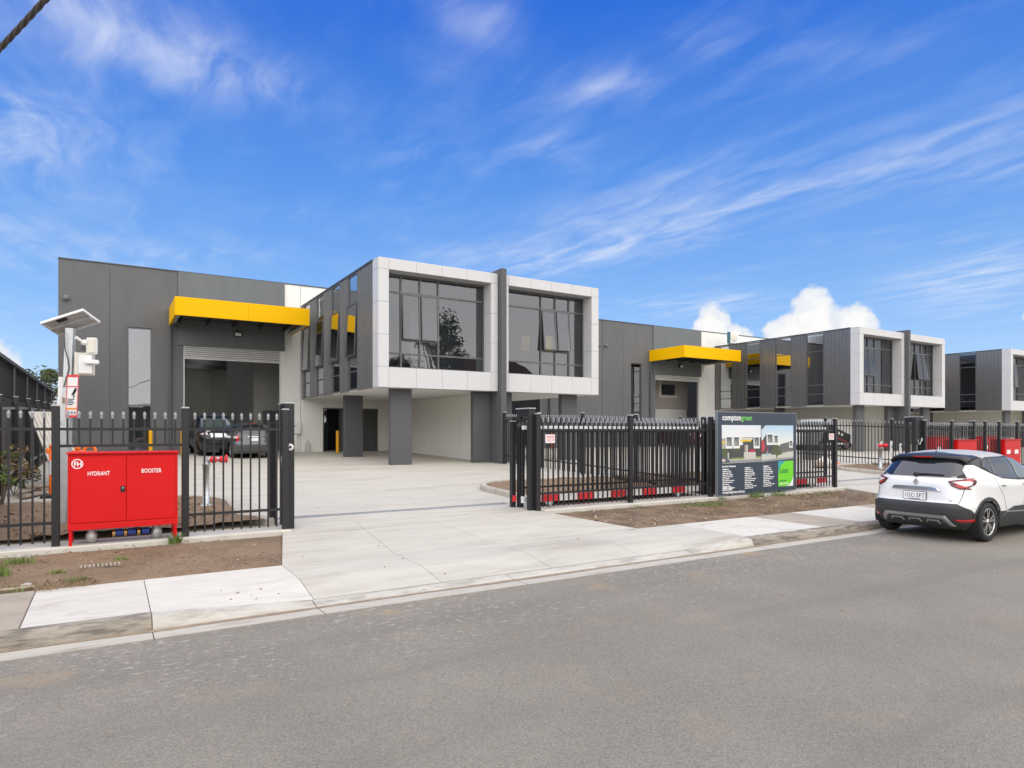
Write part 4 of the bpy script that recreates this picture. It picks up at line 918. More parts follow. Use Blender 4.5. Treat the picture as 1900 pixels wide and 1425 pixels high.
mb = MB(); mb.bbox(22.54, 22.822, 11.37, 11.52, 1.50, 2.34, .006); mb.build('top_box', M['black'], gp3, True)
mb = MB(); mb.tube([(22.60 + .24 * k / 10, 11.345, 1.62 - .16 * math.sin(math.pi * k / 10)) for k in range(11)], .013, 8); mb.build('chain', M['galv'], gp3, True)
mb = MB(); mb.lathe([(0, -.012), (.06, -.012), (.06, 0), (.0, 0)], (22.90, 11.357, 1.62), 16, axis='Y'); mb.build('round_badge', M['white_plastic'], gp3, True)
def small_sign(label, x, z, y=11.262):
    root = thing('warning_plate', label, 'sign', (x, y, z), group='small white gate plates')
    mb = MB(); mb.bbox(x - .12, x + .12, y - .006, y, z - .09, z + .09, .002); mb.build('plate', M['white_plastic'], root, True)
    mb = MB()
    mb.box(x - .10, x + .10, y - .008, y - .0065, z + .045, z + .06)
    for k in range(4): mb.box(x - .09, x + .02 + .03 * (k % 2), y - .008, y - .0065, z + .02 - k * .025, z + .028 - k * .025)
    for k in range(2): mb.box(x + .06, x + .09, y - .008, y - .0065, z - .04 + .045 * k, z - .015 + .045 * k)
    mb.build('red_print', M['sign_red'], root, True)
small_sign('small white plate with red print on the pickets right of the near driveway', 7.85, 1.74)
small_sign('small white plate with red print on the pickets right of the lease sign', 17.72, 1.74)
# dark fence of upright boards along the left boundary
SF = thing('board_fence', 'tall black board fence along the left boundary below the shed', 'fence', (-2.03, 20, .6))
zl = lambda y: zy(y) + (.02 if y > 16 else 0)
for y in [12.2, 14.9, 17.7, 20.6, 23.6, 26.4, 29.2, 31.9]:
    z = zl(y); mb = MB(); mb.bbox(-2.03 - .05, -2.03 + .05, y - .05, y + .05, z - .1, z + 2.13, .006); p = mb.build('post', M['black'], SF, True)
    mb = MB(); mb.bbox(-2.085, -1.975, y - .055, y + .055, z + 2.132, z + 2.152, .004); mb.build('post_cap', M['capw'], p)
bm_ = MB(); bm_.box(-.009, .009, -.096, .096, .06, 2.02); bme = bm_.mesh('board', M['black'])
y = 11.5
while y < 32.4: place(bme, 'board', (-2.09 + random.uniform(-.004, .004), y, zl(y)), SF); y += .2
for h in (.30, 1.86):
    for a, b in ((11.4, 16), (16, 22.6), (22.6, 32.4)):
        mb = MB(); x = -2.068; za, zb = zl(a) + h, zl(b - .01) + h
        mb.hexa([(x - .01, a, za - .03), (x + .03, a, za - .03), (x + .03, b, zb - .03), (x - .01, b, zb - .03), (x - .01, a, za + .03), (x + .03, a, za + .03), (x + .03, b, zb + .03), (x - .01, b, zb + .03)]); mb.build('rail', M['spear'], SF, True)
# ================================================================== hydrant cabinets
def cabinet(label, x0, x1, y0, y1, text, zg=.268):
    root = thing('booster_cabinet', label, 'hydrant cabinet', ((x0 + x1) / 2, (y0 + y1) / 2, zg), group='red fire booster cabinets')
    zb, zt = zg + .22, zg + 1.30; xm = x0 + (x1 - x0) * .515
    mb = MB(); mb.bbox(x0, x1, y0 + .02, y1, zb, zt, .006); mb.build('body', M['red'], root, True)
    mb = MB(); mb.bbox(x0 - .015, x1 + .015, y0 - .025, y1 + .01, zt + .002, zt + .03, .005); mb.build('lid', M['red'], root, True)
    for a, b in ((x0 + .035, xm - .003), (xm + .003, x1 - .035)):
        mb = MB(); mb.bbox(a, b, y0, y0 + .018, zb + .10, zt - .03, .004); d = mb.build('door', M['red'], root, True)
    mb = MB(); mb.bbox(x0, x1, y0 - .002, y0 + .018, zb, zb + .085, .004); mb.build('kick_panel', M['red'], root, True)
    for xx in (x0 + .012, x1 - .052):
        for yy in (y0 + .01, y1 - .06): mb = MB(); mb.box(xx, xx + .04, yy, yy + .05, zg - .02, zb); mb.build('leg', M['red'], root, True)
    mb = MB(); mb.bbox(xm - .075, xm - .018, y0 - .012, y0, zt - .56, zt - .47, .006); lk = mb.build('lock', M['black'], root, True)
    mb = MB(); mb.lathe([(0, -.004), (.012, -.004), (.012, 0)], (xm - .045, y0 - .012, zt - .50), 10, axis='Y'); mb.build('lock_barrel', M['galv'], lk)
    mb = MB()
    if text:
        text_mb(mb, 'HYDRANT', .085, (x0 + .235, y0 - .003, zt - .305), bold=.0008, width=.27); text_mb(mb, 'BOOSTER', .085, (xm + .19, y0 - .003, zt - .285), bold=.0008, width=.26)
        cx, cz = x0 + .115, zt - .135; n = 36
        for r0, r1 in ((.058, .070),):
            vs = [(cx + r * math.cos(2 * math.pi * k / n), y0 - .003, cz + r * math.sin(2 * math.pi * k / n)) for r in (r0, r1) for k in range(n)]
            mb.add(vs, [(k, (k + 1) % n, n + (k + 1) % n, n + k) for k in range(n)])
        text_mb(mb, 'FH', .095, (cx - .043, y0 - .003, cz - .034), bold=.002, width=.088)
    else:
        mb.box(x0 + .16, x0 + .46, y0 - .004, y0 - .002, zt - .52, zt - .37); mb.box(xm + .12, xm + .42, y0 - .004, y0 - .002, zt - .52, zt - .37)
    mb.build('lettering', M['white_print'], root, True)
    # valve gear below
    for xx in (x0 + .28, x0 + 1.12): mb = MB(); mb.lathe([(0, -.16), (.07, -.15), (.075, -.04), (.05, 0), (.05, .1)], (xx, y0 + .25, zg + .16), 12); mb.build('pipe_flange', M['galv'], root, True)
    for xx in (x0 + .58, x0 + .74, x0 + .92): mb = MB(); mb.cyl((xx, y0 + .20, zg + .13), (xx + .10, y0 + .20, zg + .13), .05, n=12); mb.build('valve', M['blue'], root, True)
    for xx in (x0 + .54, x0 + .69, x0 + .86): mb = MB(); mb.cyl((xx, y0 + .20, zg + .12), (xx + .036, y0 + .20, zg + .12), .055, n=12); mb.build('coupling', M['brass'], root, True)
    return root
cabinet('nearest large red cabinet marked HYDRANT BOOSTER, with a round FH emblem', -.515, .875, 11.14, 11.62, True)
cabinet('left one of the two far red cabinets beyond the white car roof', 24.82, 26.2, 11.14, 11.6, False)
cabinet('right one of the two far red cabinets beyond the white car roof', 28.33, 29.68, 11.14, 11.6, False)
cabinet('dim red cabinet standing back behind the fence, left of the two far ones', 28.0, 29.3, 13.4, 13.9, False, .35)
cabinet('dim red cabinet standing back behind the pickets between the two far ones', 32.1, 33.3, 13.4, 13.9, False, .35)
# ================================================================== pillar hydrants
def pillar_hydrant(label, x, y, twin):
    z = zy(y) + .06; root = thing('pillar_hydrant', label, 'hydrant', (x, y, z), group='pillar hydrants in the garden beds')
    mb = MB(); mb.lathe([(0, 0), (.11, 0), (.11, .05), (.06, .055), (.058, .80), (.075, .80), (.075, .86), (.05, .87), (0, .87)], (x, y, z), 18); mb.build('riser', M['galv'], root, True)
    mb = MB()
    for k in range(6): a = k * math.pi / 3; mb.cyl((x + .09 * math.cos(a), y + .09 * math.sin(a), z + .04), (x + .09 * math.cos(a), y + .09 * math.sin(a), z + .08), .012, n=6)
    mb.build('bolt', M['galv'], root, True)
    arms = ((-.2, -1), (.2, 1)) if twin else ((.20, 1),)
    mb = MB(); mb.cyl((x - (.22 if twin else .03), y, z + .92), (x + .26, y, z + .92), .05, n=12); mb.cyl((x, y, z + .86), (x, y, z + .98), .055, n=12); mb.build('manifold', M['galv'], root, True)
    for dx in ((-.16, .16) if twin else (.12, .28)):
        mb = MB(); mb.lathe([(0, -.16), (.055, -.15), (.068, -.12), (.065, -.03), (.045, 0), (.0, 0)], (x + dx, y, z + .92), 14, axis='Y'); mb.build('outlet_cap', M['sign_red'], root, True)
    wx = x + (.36 if twin else .36)
    mb = MB(); n = 18; vs = []
    for k in range(n):
        a = 2 * math.pi * k / n
        for j in range(6): b = 2 * math.pi * j / 6; r = .075 + .014 * math.cos(b); vs.append((wx + .014 * math.sin(b), y - .02 + r * math.cos(a), z + .93 + r * math.sin(a)))
    mb.add(vs, [(k * 6 + j, k * 6 + (j + 1) % 6, ((k + 1) % n) * 6 + (j + 1) % 6, ((k + 1) % n) * 6 + j) for k in range(n) for j in range(6)], 0, True)
    mb.box(wx - .006, wx + .006, y - .09, y + .05, z + .92, z + .94); mb.box(wx - .006, wx + .006, y - .03, y - .01, z + .86, z + 1.0); mb.build('handwheel', M['sign_red'], root, True)
    if twin: mb = MB(); mb.cyl((x - .02, y, z + .97), (x + .10, y - .02, z + 1.08), .02, n=8); mb.build('lever', M['white_plastic'], root, True)
    return root
pillar_hydrant('grey pillar hydrant with red fittings in the near garden bed behind the fence', 1.58, 13.9, False)
pillar_hydrant('white twin outlet pillar hydrant with red caps in front of the far fence', 25.0, 13.9, True)
# ================================================================== bollards
BZ = zy(31.4)
def bollard(label, x, y, m='yellow_paint'):
    root = thing('bollard', label, 'bollard', (x, y, zy(y)), group='safety bollards at the warehouse doors')
    mb = MB(); mb.cyl((0, 0, -.05), (0, 0, 1.05), .075, n=18); mb.lathe([(.075, 1.05), (.06, 1.085), (.02, 1.10), (0, 1.10)], (0, 0, 0), 18); mb.build('tube', M[m], root)
    mb = MB(); mb.lathe([(.076, -.01), (.10, .006), (.10, .0), (.076, 0)], (0, 0, .01), 18); mb.build('base_ring', M['gutter'], root)
bollard('yellow bollard in front of the tall narrow window at the left of the building', 1.46, 31.8)
bollard('yellow bollard beside the downpipe at the left of the near roller door', 2.66, 31.6)
bollard('yellow bollard in front of the dark glass door below the office box', 9.40, 31.5)
bollard('yellow bollard behind the near sliding gate, left of the two seen there', 24.2, 31.8)
bollard('yellow bollard at the second warehouse door, right of the two behind the gate', 30.75, 31.8)
bollard('orange bollard just right of the paired gate posts, behind the pickets', 22.35, 31.8, 'orange')
# ================================================================== lease sign
SG = thing('lease_sign', 'large dark navy real estate board with two building pictures and a green Lease panel', 'sign board', (14.3, 11.15, .3))
sx0, sx1, sz0, sz1, sy = 12.79, 15.88, .31, 2.37, 11.12
mb = MB(); mb.box(sx0, sx1, sy, sy + .06, sz0, sz1); mb.build('board', M['navy'], SG, True)
mb = MB(); mb.box(sx0 - .012, sx1 + .012, sy - .004, sy + .07, sz1 + .001, sz1 + .02); mb.box(sx1 + .001, sx1 + .014, sy - .004, sy + .07, sz0, sz1); mb.box(sx0 - .014, sx0 - .001, sy - .004, sy + .07, sz0, sz1); mb.build('edge_frame', M['spear'], SG, True)
for xx in (13.3, 15.3):
    mb = MB(); mb.box(xx, xx + .08, sy + .062, sy + .14, .2, 2.2); mb.build('backing_post', M['wood'], SG, True)
U = lambda u: sx0 + (sx1 - sx0) * u; V = lambda v: sz1 - (sz1 - sz0) * v; SW, SH = sx1 - sx0, sz1 - sz0
pm = {}
def pc(c, name='print_colour'):
    if c not in pm: pm[c] = mat('print_%02d' % len(pm), c, .55)
    return pm[c]
def printed(name, shapes, root=SG):
    """flat printed artwork: list of (polygon in board u,v, colour), each a hair above the one below"""
    cols = []; mb = MB()
    for i, (poly, c) in enumerate(shapes):
        if c not in cols: cols.append(c)
        yy = sy - .0015 - .0004 * i
        mb.add([(U(a), yy, V(b)) for a, b in poly], [list(range(len(poly)))[::-1]], cols.index(c))
    return mb.build(name, [pc(c) for c in cols], root, True)
def rc(a, b, c, d): return [(a, b), (c, b), (c, d), (a, d)]
def band(x0, x1, z0, z1, c0, c1, n=7): return [(rc(x0, z0 + (z1 - z0) * k / n, x1, z0 + (z1 - z0) * (k + 1) / n), tuple(c0[i] + (c1[i] - c0[i]) * k / (n - 1) for i in range(3))) for k in range(n)]
WH, DK, GL, YE, RD_, GR, RO, TR, PV = (.78, .78, .76), (.075, .075, .08), (.16, .18, .18), (.75, .55, .03), (.40, .03, .05), (.25, .33, .08), (.30, .30, .30), (.09, .11, .05), (.55, .54, .50)
def frm(x, y, w, h): return [(rc(x, y, x + w, y + h), WH), (rc(x + w * .15, y + h * .12, x + w * .86, y + h * .80), GL), (rc(x + w * .15, y + h * .12, x + w * .86, y + h * .24), (.05, .06, .09)), (rc(x + w * .22, y + h * .45, x + w * .55, y + h * .80), (.30, .31, .27))]
A = band(.047, .528, .155, .40, (.70, .74, .78), (.80, .78, .74))
A += [(rc(.30, .305, .528, .48), DK), (rc(.047, .315, .12, .50), (.40, .38, .35)), (rc(.047, .355, .10, .375), YE), (rc(.10, .40, .30, .52), DK), (rc(.27, .31, .42, .335), (.60, .58, .56)), (rc(.27, .335, .405, .358), YE),
      (rc(.32, .40, .345, .50), (.38, .30, .28)), (rc(.345, .40, .36, .51), (.6, .6, .57)), (rc(.375, .455, .455, .50), RD_), (rc(.047, .49, .528, .60), PV), (rc(.047, .44, .115, .56), TR), (rc(.13, .46, .31, .57), (.07, .07, .07)), (rc(.20, .42, .26, .48), TR), (rc(.46, .46, .528, .55), (.06, .06, .06)),
      (rc(.16, .555, .32, .575), GR), (rc(.46, .545, .528, .565), GR), ([(.047, .59), (.528, .575), (.528, .615), (.047, .625)], RO), ([(.047, .535), (.10, .545), (.14, .59), (.14, .61), (.047, .615)], (.10, .11, .14)), (rc(.047, .565, .085, .60), (.60, .50, .42))]
A += frm(.088, .285, .085, .155) + frm(.178, .285, .082, .155) + frm(.43, .29, .078, .155)
printed('left_picture', A)
B = band(.535, .962, .155, .42, (.45, .62, .75), (.78, .78, .72))
B += [([(.535, .36), (.60, .265), (.60, .52), (.535, .53)], DK), (rc(.60, .39, .74, .53), (.07, .07, .08)), ([(.75, .44), (.79, .395), (.90, .37), (.962, .38), (.962, .50), (.75, .52)], (.14, .14, .14)), ([(.535, .52), (.75, .51), (.962, .49), (.962, .58), (.535, .615)], PV), ([(.74, .53), (.86, .495), (.86, .505), (.74, .55)], GR),
      (rc(.69, .40, .76, .50), TR), (rc(.66, .47, .80, .53), (.10, .11, .06)), ([(.535, .60), (.70, .58), (.962, .565), (.962, .59), (.535, .62)], RO), (rc(.60, .47, .62, .54), (.25, .45, .48)), ([(.535, .34), (.565, .35), (.575, .42), (.568, .47), (.535, .51)], (.55, .06, .07)), (rc(.60, .435, .612, .50), RD_), ([(.535, .155), (.585, .155), (.565, .175), (.55, .20), (.535, .20)], TR), (rc(.725, .50, .74, .57), TR)]
B += frm(.60, .255, .09, .15) + frm(.692, .27, .062, .135) + frm(.90, .345, .05, .10)
printed('right_picture', B)
gx0, gx1, gz0, gz1 = .757, .962, .615, .945
def arc(cx, cy, rx, ry, a0, a1, n=12): return [(cx + rx * math.cos(R(a0 + (a1 - a0) * k / n)), cy + ry * math.sin(R(a0 + (a1 - a0) * k / n))) for k in range(n + 1)]
leaf = [(gx0, gz1), (gx0, gz0 + .18)] + arc(gx0 + .13, gz0 + .18, .13, .18, 180, 270) + [(gx1, gz0), (gx1, gz1 - .16)] + arc(gx1 - .11, gz1 - .16, .11, .16, 0, 90)
printed('green_panel', [(rc(gx0, gz0, gx1, gz1), (.85, .85, .88)), ([(gx0, gz0), (gx0 + .14, gz0), (gx0 + .03, gz0 + .10), (gx0, gz0 + .2)], (.03, .36, .42)), (leaf, (.16, .66, .02)), (rc(gx0 + .02, gz0 + .215, gx0 + .135, gz0 + .219), (.40, .80, .20))])
mb = MB(); text_mb(mb, 'compton', .205, (U(.052), sy - .002, V(.095)), bold=.0045, width=.70); mb.build('lettering', M['white_print'], SG, True)
mb = MB(); text_mb(mb, 'green', .205, (U(.052) + .715, sy - .002, V(.095)), bold=.001, width=.40); mb.build('lettering', pc((.20, .72, .10)), SG, True)
mb = MB(); text_mb(mb, 'Lease', .22, (U(gx0 + .016), sy - .006, V(gz0 + .155)), bold=.001, width=.36); mb.build('lettering', pc((.03, .16, .06)), SG, True)
mb = MB(); rngt = random.Random(3)
def bars(x, z, w, h, words, boldness=1.0):
    tot = sum(words) + len(words) - 1; k = w / tot; c = x
    for wd in words: mb.box(c, c + wd * k, sy - .004, sy - .0015, z, z + h); c += (wd + 1) * k
text_mb(mb, 'Brand New Warehouses', .062, (U(.052), sy - .002, V(.666)), bold=.003, width=.50)
for col, zt0 in ((.055, .690), (.325, .682), (.560, .672)):
    ws = [(8, 1), (9, 4, 3), (6, 4, 4), (5, 3, 6), (7, 4, 3), (4, 6), (4, 5, 4, 5), (8, 6, 3), (4, 4), (7, 5), (2, 7, 3, 4), (6, 3, 4)]; ln = [.075, .10, .105, .125, .12, .08, .14, .12, .075, .095, .145, .105]
    for k in range(12): bars(U(col), V(zt0 + k * .0228 + .008), ln[k] * SW, .022 if k else .026, ws[k])
text_mb(mb, '9397 1600', .115, (U(.055), sy - .002, V(.945)), bold=.004, width=.37)
text_mb(mb, 'comptongreen.com.au', .095, (U(.055), sy - .002, V(.985)), bold=.003, width=.83)
mb.build('lettering', M['white_print'], SG, True)
mb = MB(); sy_ = sy; sy -= .004
for a, b, c in ((.016, .265, (4, 5)),): bars(U(gx0 + a), V(gz0 + b), .30, .035, c)
mb.build('lettering', pc((.05, .30, .03)), SG, True)
mb = MB(); bars(U(gx0 + .016), V(gz0 + .305), .36, .05, (4, 3, 3)); mb.build('lettering', pc((.62, .85, .50)), SG, True); sy = sy_
# ================================================================== solar camera pole, warning sign
PO = thing('camera_pole', 'leaning galvanised pole with a tilted solar panel and white security camera box', 'camera pole', (-.64, 12.72, .33))
dirp = Vector((.034, -.010, 1)); pb = Vector((-.655, 12.72, .25)); at = lambda z: pb + dirp * (z - pb.z)
def sqtube(mb, a, b, h):
    a, b = Vector(a), Vector(b); ang = R(20); u = Vector((math.cos(ang), -math.sin(ang), 0)) * h; w = Vector((math.sin(ang), math.cos(ang), 0)) * h
    mb.hexa([a - u - w, a + u - w, a + u + w, a - u + w, b - u - w, b + u - w, b + u + w, b - u + w])
mb = MB(); sqtube(mb, at(.2), at(3.55), .058); mb.build('pole', M['galv'], PO, True)
pc0 = at(3.60); Lx = Vector((.86, -.50, .0)).normalized()
Lx = Vector((.80, -.46, .30)).normalized(); Sy = Vector((.42, .88, -.02)); Sy = (Sy - Lx * Sy.dot(Lx)).normalized(); Sy = (Sy + Vector((0, 0, -.40))).normalized(); Sy = (Sy - Lx * Sy.dot(Lx)).normalized()
def panel_box(mb, a0, a1, b0, b1, t0, t1):
    n = Lx.cross(Sy).normalized(); n = n if n.z > 0 else -n
    P_ = lambda a, b, t: pc0 + Lx * a + Sy * b + n * t
    mb.hexa([P_(a0, b0, t0), P_(a1, b0, t0), P_(a1, b1, t0), P_(a0, b1, t0), P_(a0, b0, t1), P_(a1, b0, t1), P_(a1, b1, t1), P_(a0, b1, t1)])
mb = MB(); w, d, t = .35, .20, .024
for e in ((-w, w, -d, -d + t), (-w, w, d - t, d), (-w, -w + t, -d + t, d - t), (w - t, w, -d + t, d - t)): panel_box(mb, e[0], e[1], e[2], e[3], .04, .08)
sp_ = fix_normals(mb.build('solar_panel', M['white_plastic'], PO, True))
mb = MB(); panel_box(mb, -w + t, w - t, -d + t, d - t, .066, .076); fix_normals(mb.build('cell_sheet', mat('solar_cells', (.55, .55, .55), .4), sp_))
mb = MB(); panel_box(mb, -w + t, w - t, -.02, .06, .02, .064); fix_normals(mb.build('bracket', M['galv'], sp_))
mb = MB(); panel_box(mb, -.13, .02, -.15, -.09, .045, .065); fix_normals(mb.build('junction_box', M['black'], sp_))
q = at(3.50); mb = MB(); mb.tube([q + Vector((-.12, -.05, .06)), q + Vector((-.08, -.08, -.05)), q + Vector((-.07, -.08, -.30)), at(3.05) + Vector((-.02, -.075, 0)), at(2.9) + Vector((.0, -.075, 0)), at(2.6) + Vector((-.06, -.07, 0))], .009, 6); mb.build('cable', M['cable'], PO, True)
cbx = at(2.98) + Vector((.21, -.05, 0))
def lbox(name, c, h, m, parent=PO, ang=-12, bev=.012):
    bm = bmesh.new(); bmesh.ops.create_cube(bm, size=2); bmesh.ops.scale(bm, vec=h, verts=bm.verts); bmesh.ops.bevel(bm, geom=bm.edges[:], offset=bev, segments=2, affect='EDGES')
    mb = MB(); mb.bm(bm, 0, False, Matrix.Translation(c) @ Matrix.Rotation(R(ang), 4, 'Z')); return mb.build(name, m, parent, parent.type == 'EMPTY')
eb = lbox('equipment_box', cbx, (.125, .09, .18), M['cream'])
lbox('box_door', cbx + Vector((.01, -.10, -.005)), (.105, .012, .16), M['white_plastic'])
lbox('mounting_plate', at(2.98) + Vector((.085, 0, 0)), (.03, .03, .20), M['galv'])
lbox('flood_light', cbx + Vector((.10, -.10, .29)), (.075, .035, .135), M['white_plastic'], ang=-18)
lbox('flood_lens', cbx + Vector((.088, -.138, .29)), (.055, .006, .11), M['cream'], ang=-18, bev=.003)
lbox('sensor_arm', cbx + Vector((.10, -.16, .03)), (.10, .03, .035), M['white_plastic'], ang=-8)
q = cbx + Vector((-.02, -.08, .22))
mb = MB(); mb.tube([q, q + Vector((0, 0, .08))], .022, 8); mb.build('camera_stem', M['cable'], PO, True)
mb = MB(); mb.lathe([(0, -.055), (.045, -.035), (.055, 0), (.045, .035), (0, .055)], q + Vector((.02, 0, .12)), 14); mb.build('dome_camera', M['white_plastic'], PO, True)
mb = MB(); mb.cyl(q + Vector((-.02, -.02, .14)), q + Vector((-.10, -.06, .19)), .022, .03, n=12); mb.build('sensor_eye', M['white_plastic'], PO, True)
WS = thing('warning_sign', 'white surveillance warning sign with red bands and a camera picture on the leaning pole', 'sign', tuple(at(2.4) + Vector((.06, -.08, 0))))
o_ = at(2.12) + Vector((-.02, -.075, 0)); ux = Vector((.93, -.37, 0)).normalized(); uz = (dirp).normalized(); un = ux.cross(uz)
def splate(name, a0, a1, b0, b1, t, m, poly=None):
    mb = MB(); pts = poly or [(a0, b0), (a1, b0), (a1, b1), (a0, b1)]; n = len(pts)
    vs = [o_ + ux * a + uz * b + un * tt for tt in (t - .003, t) for a, b in pts]
    mb.add(vs, [list(range(n))[::-1], list(range(n, 2 * n))] + [(i, (i + 1) % n, n + (i + 1) % n, n + i) for i in range(n)]); return mb.build(name, m, WS, True)
splate('plate', 0, .17, 0, .68, 0, M['white_plastic'])
for b0, b1 in ((.645, .68), (.485, .50), (-.0, .035)): splate('red_band', 0.001, .169, b0, b1, .004, M['sign_red'])
for a0, a1 in ((0, .01), (.16, .17)): splate('red_edge', a0, a1, .035, .645, .0038, M['sign_red'])
splate('picture', 0, 0, 0, 0, .005, M['dark'], [(.075, .36), (.105, .345), (.15, .44), (.145, .47), (.12, .465)])
splate('picture', 0, 0, 0, 0, .005, M['dark'], [(.10, .31), (.112, .31), (.125, .35), (.112, .355)])
splate('lens_mark', 0, 0, 0, 0, .006, M['spear'], [(.08, .35), (.10, .342), (.107, .36), (.088, .37)])
for k in range(4): splate('print_line', .02, .10 + .02 * (k % 2), .20 + k * .028, .214 + k * .028, .005, M['navy'])
splate('orange_band', .012, .158, .125, .155, .005, mat('sign_orange', (.75, .28, .04), .6))
for k in range(3): splate('print_mark', .03 + k * .045, .06 + k * .045, .055, .095, .005, M['spear'])
BBd = thing('backing_board', 'plain white board strapped to the back of the leaning pole', 'board', tuple(at(2.3)))
mb = MB(); q = at(2.05) + Vector((-.11, .02, 0)); mb.hexa([q + ux * a + un * t + uz * b for b in (0, .72) for a, t in ((-.03, -.004), (.07, -.004), (.07, .004), (-.03, .004))]); mb.build('board', M['white_plastic'], BBd, True)
mb = MB(); q = at(2.35) ; mb.hexa([q + Vector((-.075 + a, -.075 + b, c)) for c in (0, .09) for a, b in ((0, 0), (.02, 0), (.02, .15), (0, .15))]); mb.build('strap', M['wood'], BBd, True)
# ================================================================== vehicles
M['car_white'] = mat('pearl_white_paint', (.80, .80, .79), .22, coat=.6)
M['car_black'] = mat('gloss_black_paint', (.02, .02, .021), .3, spec=.3)
M['car_roof'] = mat('black_roof_sky_sheen', (.42, .415, .40), .4, spec=.3)  # black roof coloured grey: the pale sky reflection is painted into its base colour
M['car_glass'] = mat('dark_car_glass', (.018, .021, .026), .03, spec=.9, coat=.3)
M['car_glass2'] = mat('clear_car_glass', (.10, .125, .125), .03, spec=.9, coat=.3)
M['plastic'] = mat('grey_black_bumper_plastic', (.040, .041, .043), .55, var=.05, vscale=30)
M['silver'] = mat('satin_silver_trim', (.42, .42, .43), .35, .7)
M['chrome'] = mat('chrome_trim', (.62, .62, .62), .18, .95)
M['lamp_red'] = mat('tail_lamp_red', (.50, .008, .012), .10, coat=.6)
M['lamp_dark'] = mat('tail_lamp_rim', (.10, .004, .010), .10, coat=.6)
M['lamp_white'] = mat('lamp_clear', (.75, .68, .66), .15, coat=.5)
M['wagon'] = mat('charcoal_car_paint', (.11, .115, .12), .22, .5, coat=.5)
M['suv'] = mat('black_suv_paint', (.022, .024, .027), .22, .4, coat=.5)
M['maroon'] = mat('maroon_car_paint', (.12, .008, .016), .25, .2, coat=.5)
class Shape:
    def __init__(s, T, win=.03): s.T = np.array(T, float); s.win = win
    def row(s, z):
        zs = z + np.linspace(-s.win, s.win, 7); lo, hi = s.T[0, 0], s.T[-1, 0]
        k = min(1.0, max(0.0, (hi - z) / s.win)) if z > hi - s.win else 1.0
        zs = z + (zs - z) * k
        return [float(np.mean(np.interp(zs, s.T[:, 0], s.T[:, c]))) for c in (1, 2, 3, 4)]
    def P(s, tau, z):
        if tau > 4: tau -= 8
        sd = -1 if tau >= 0 else 1; t = min(4.0, abs(tau)); r, f, w, n = s.row(z)
        if t <= 1: ux, uy = -1.0, t
        elif t <= 3: ux, uy = t - 2, 1.0
        else: ux, uy = 1.0, 4 - t
        k = (abs(ux) ** n + abs(uy) ** n) ** (1 / n)
        return Vector(((r + f) / 2 + ux / k * (f - r) / 2, sd * w * uy / k, z))
    def tau(s, kind, a, z):
        r, f, w, n = s.row(z); sg = 1
        if kind == 'r':
            sg = 1 if a >= 0 else -1; Y = min(.999, abs(a) / w); X = -(1 - Y ** n) ** (1 / n)
        elif kind == 'f':
            sg = 1 if a >= 0 else -1; Y = min(.999, abs(a) / w); X = (1 - Y ** n) ** (1 / n)
        else:
            if kind == '-s': sg = -1
            X = max(-.9995, min(.9995, (a - (r + f) / 2) / ((f - r) / 2))); Y = (1 - abs(X) ** n) ** (1 / n)
        if abs(X) <= Y: t = 2 + X / Y
        elif X < 0: t = Y / -X
        else: t = 4 - Y / X
        return 8 - t if (kind == 'f' and sg < 0) else sg * t
    def N(s, tau, z):
        e = .01; a = s.P(tau + e, z) - s.P(tau - e, z) if abs(tau) > e else Vector((0, -1, 0)); b = s.P(tau, z + e) - s.P(tau, z - e)
        n = a.cross(b).normalized(); p = s.P(tau, z); r, f, w, _ = s.row(z); out = Vector((p.x - (r + f) / 2, p.y * 2, 0))
        return n if n.dot(out) >= 0 else -n
def car_patch(sh, root, name, poly, m, off=.005, mirror=False, K=18, rows=14):
    pts = [(sh.tau(k, a, z), z) for k, a, z in poly]; res = []
    for sg in ((1, -1) if mirror else (1,)):
        pp = [(t * sg, z) for t, z in pts]; z0, z1 = min(p[1] for p in pp), max(p[1] for p in pp); zs = []
        for j in range(rows + 1): zs.append(z0 + (z1 - z0) * (j / rows) * .998 + .001 * (z1 - z0))
        zs = sorted(set(zs + [min(max(p[1], z0 + 1e-4), z1 - 1e-4) for p in pp])); vs = []; good = 0; mb = MB()
        for z in zs:
            c = []
            for (ta, za), (tb, zb) in zip(pp, pp[1:] + pp[:1]):
                if (za <= z < zb) or (zb <= z < za): c.append(ta + (tb - ta) * (z - za) / (zb - za))
            if len(c) < 2: continue
            a, b = min(c), max(c); good += 1
            for i in range(-1, K + 2):
                t = a + (b - a) * min(max(i, 0), K) / K; o = off if 0 <= i <= K else -.006
                vs.append((sh.P(t, z) + sh.N(t, z) * o)[:])
        w = K + 3
        top = [(Vector(v) - sh.N(.5, zs[-1]) * 0)[:] for v in vs[-w:]]
        fs = [(j * w + i, j * w + i + 1, (j + 1) * w + i + 1, (j + 1) * w + i) for j in range(good - 1) for i in range(w - 1)]
        # rims along the lower and upper edge
        lo = []; 
        for row_i, zz in ((0, zs[0]), (good - 1, zs[-1])):
            base = len(vs)
            for i in range(w):
                v = Vector(vs[row_i * w + i]); t = None
                vs.append((v.x + (.010 if v.x < 1 else 0) * (1 if abs(v.y) < .7 else 0), v.y * (.988 if abs(v.y) > .5 else 1.0), v.z)); 
            fs += [(row_i * w + i, base + i, base + i + 1, row_i * w + i + 1) for i in range(w - 1)]
        mb.add(vs, fs, 0, True); res.append(fix_normals(mb.build(name, m, root)))
    return res
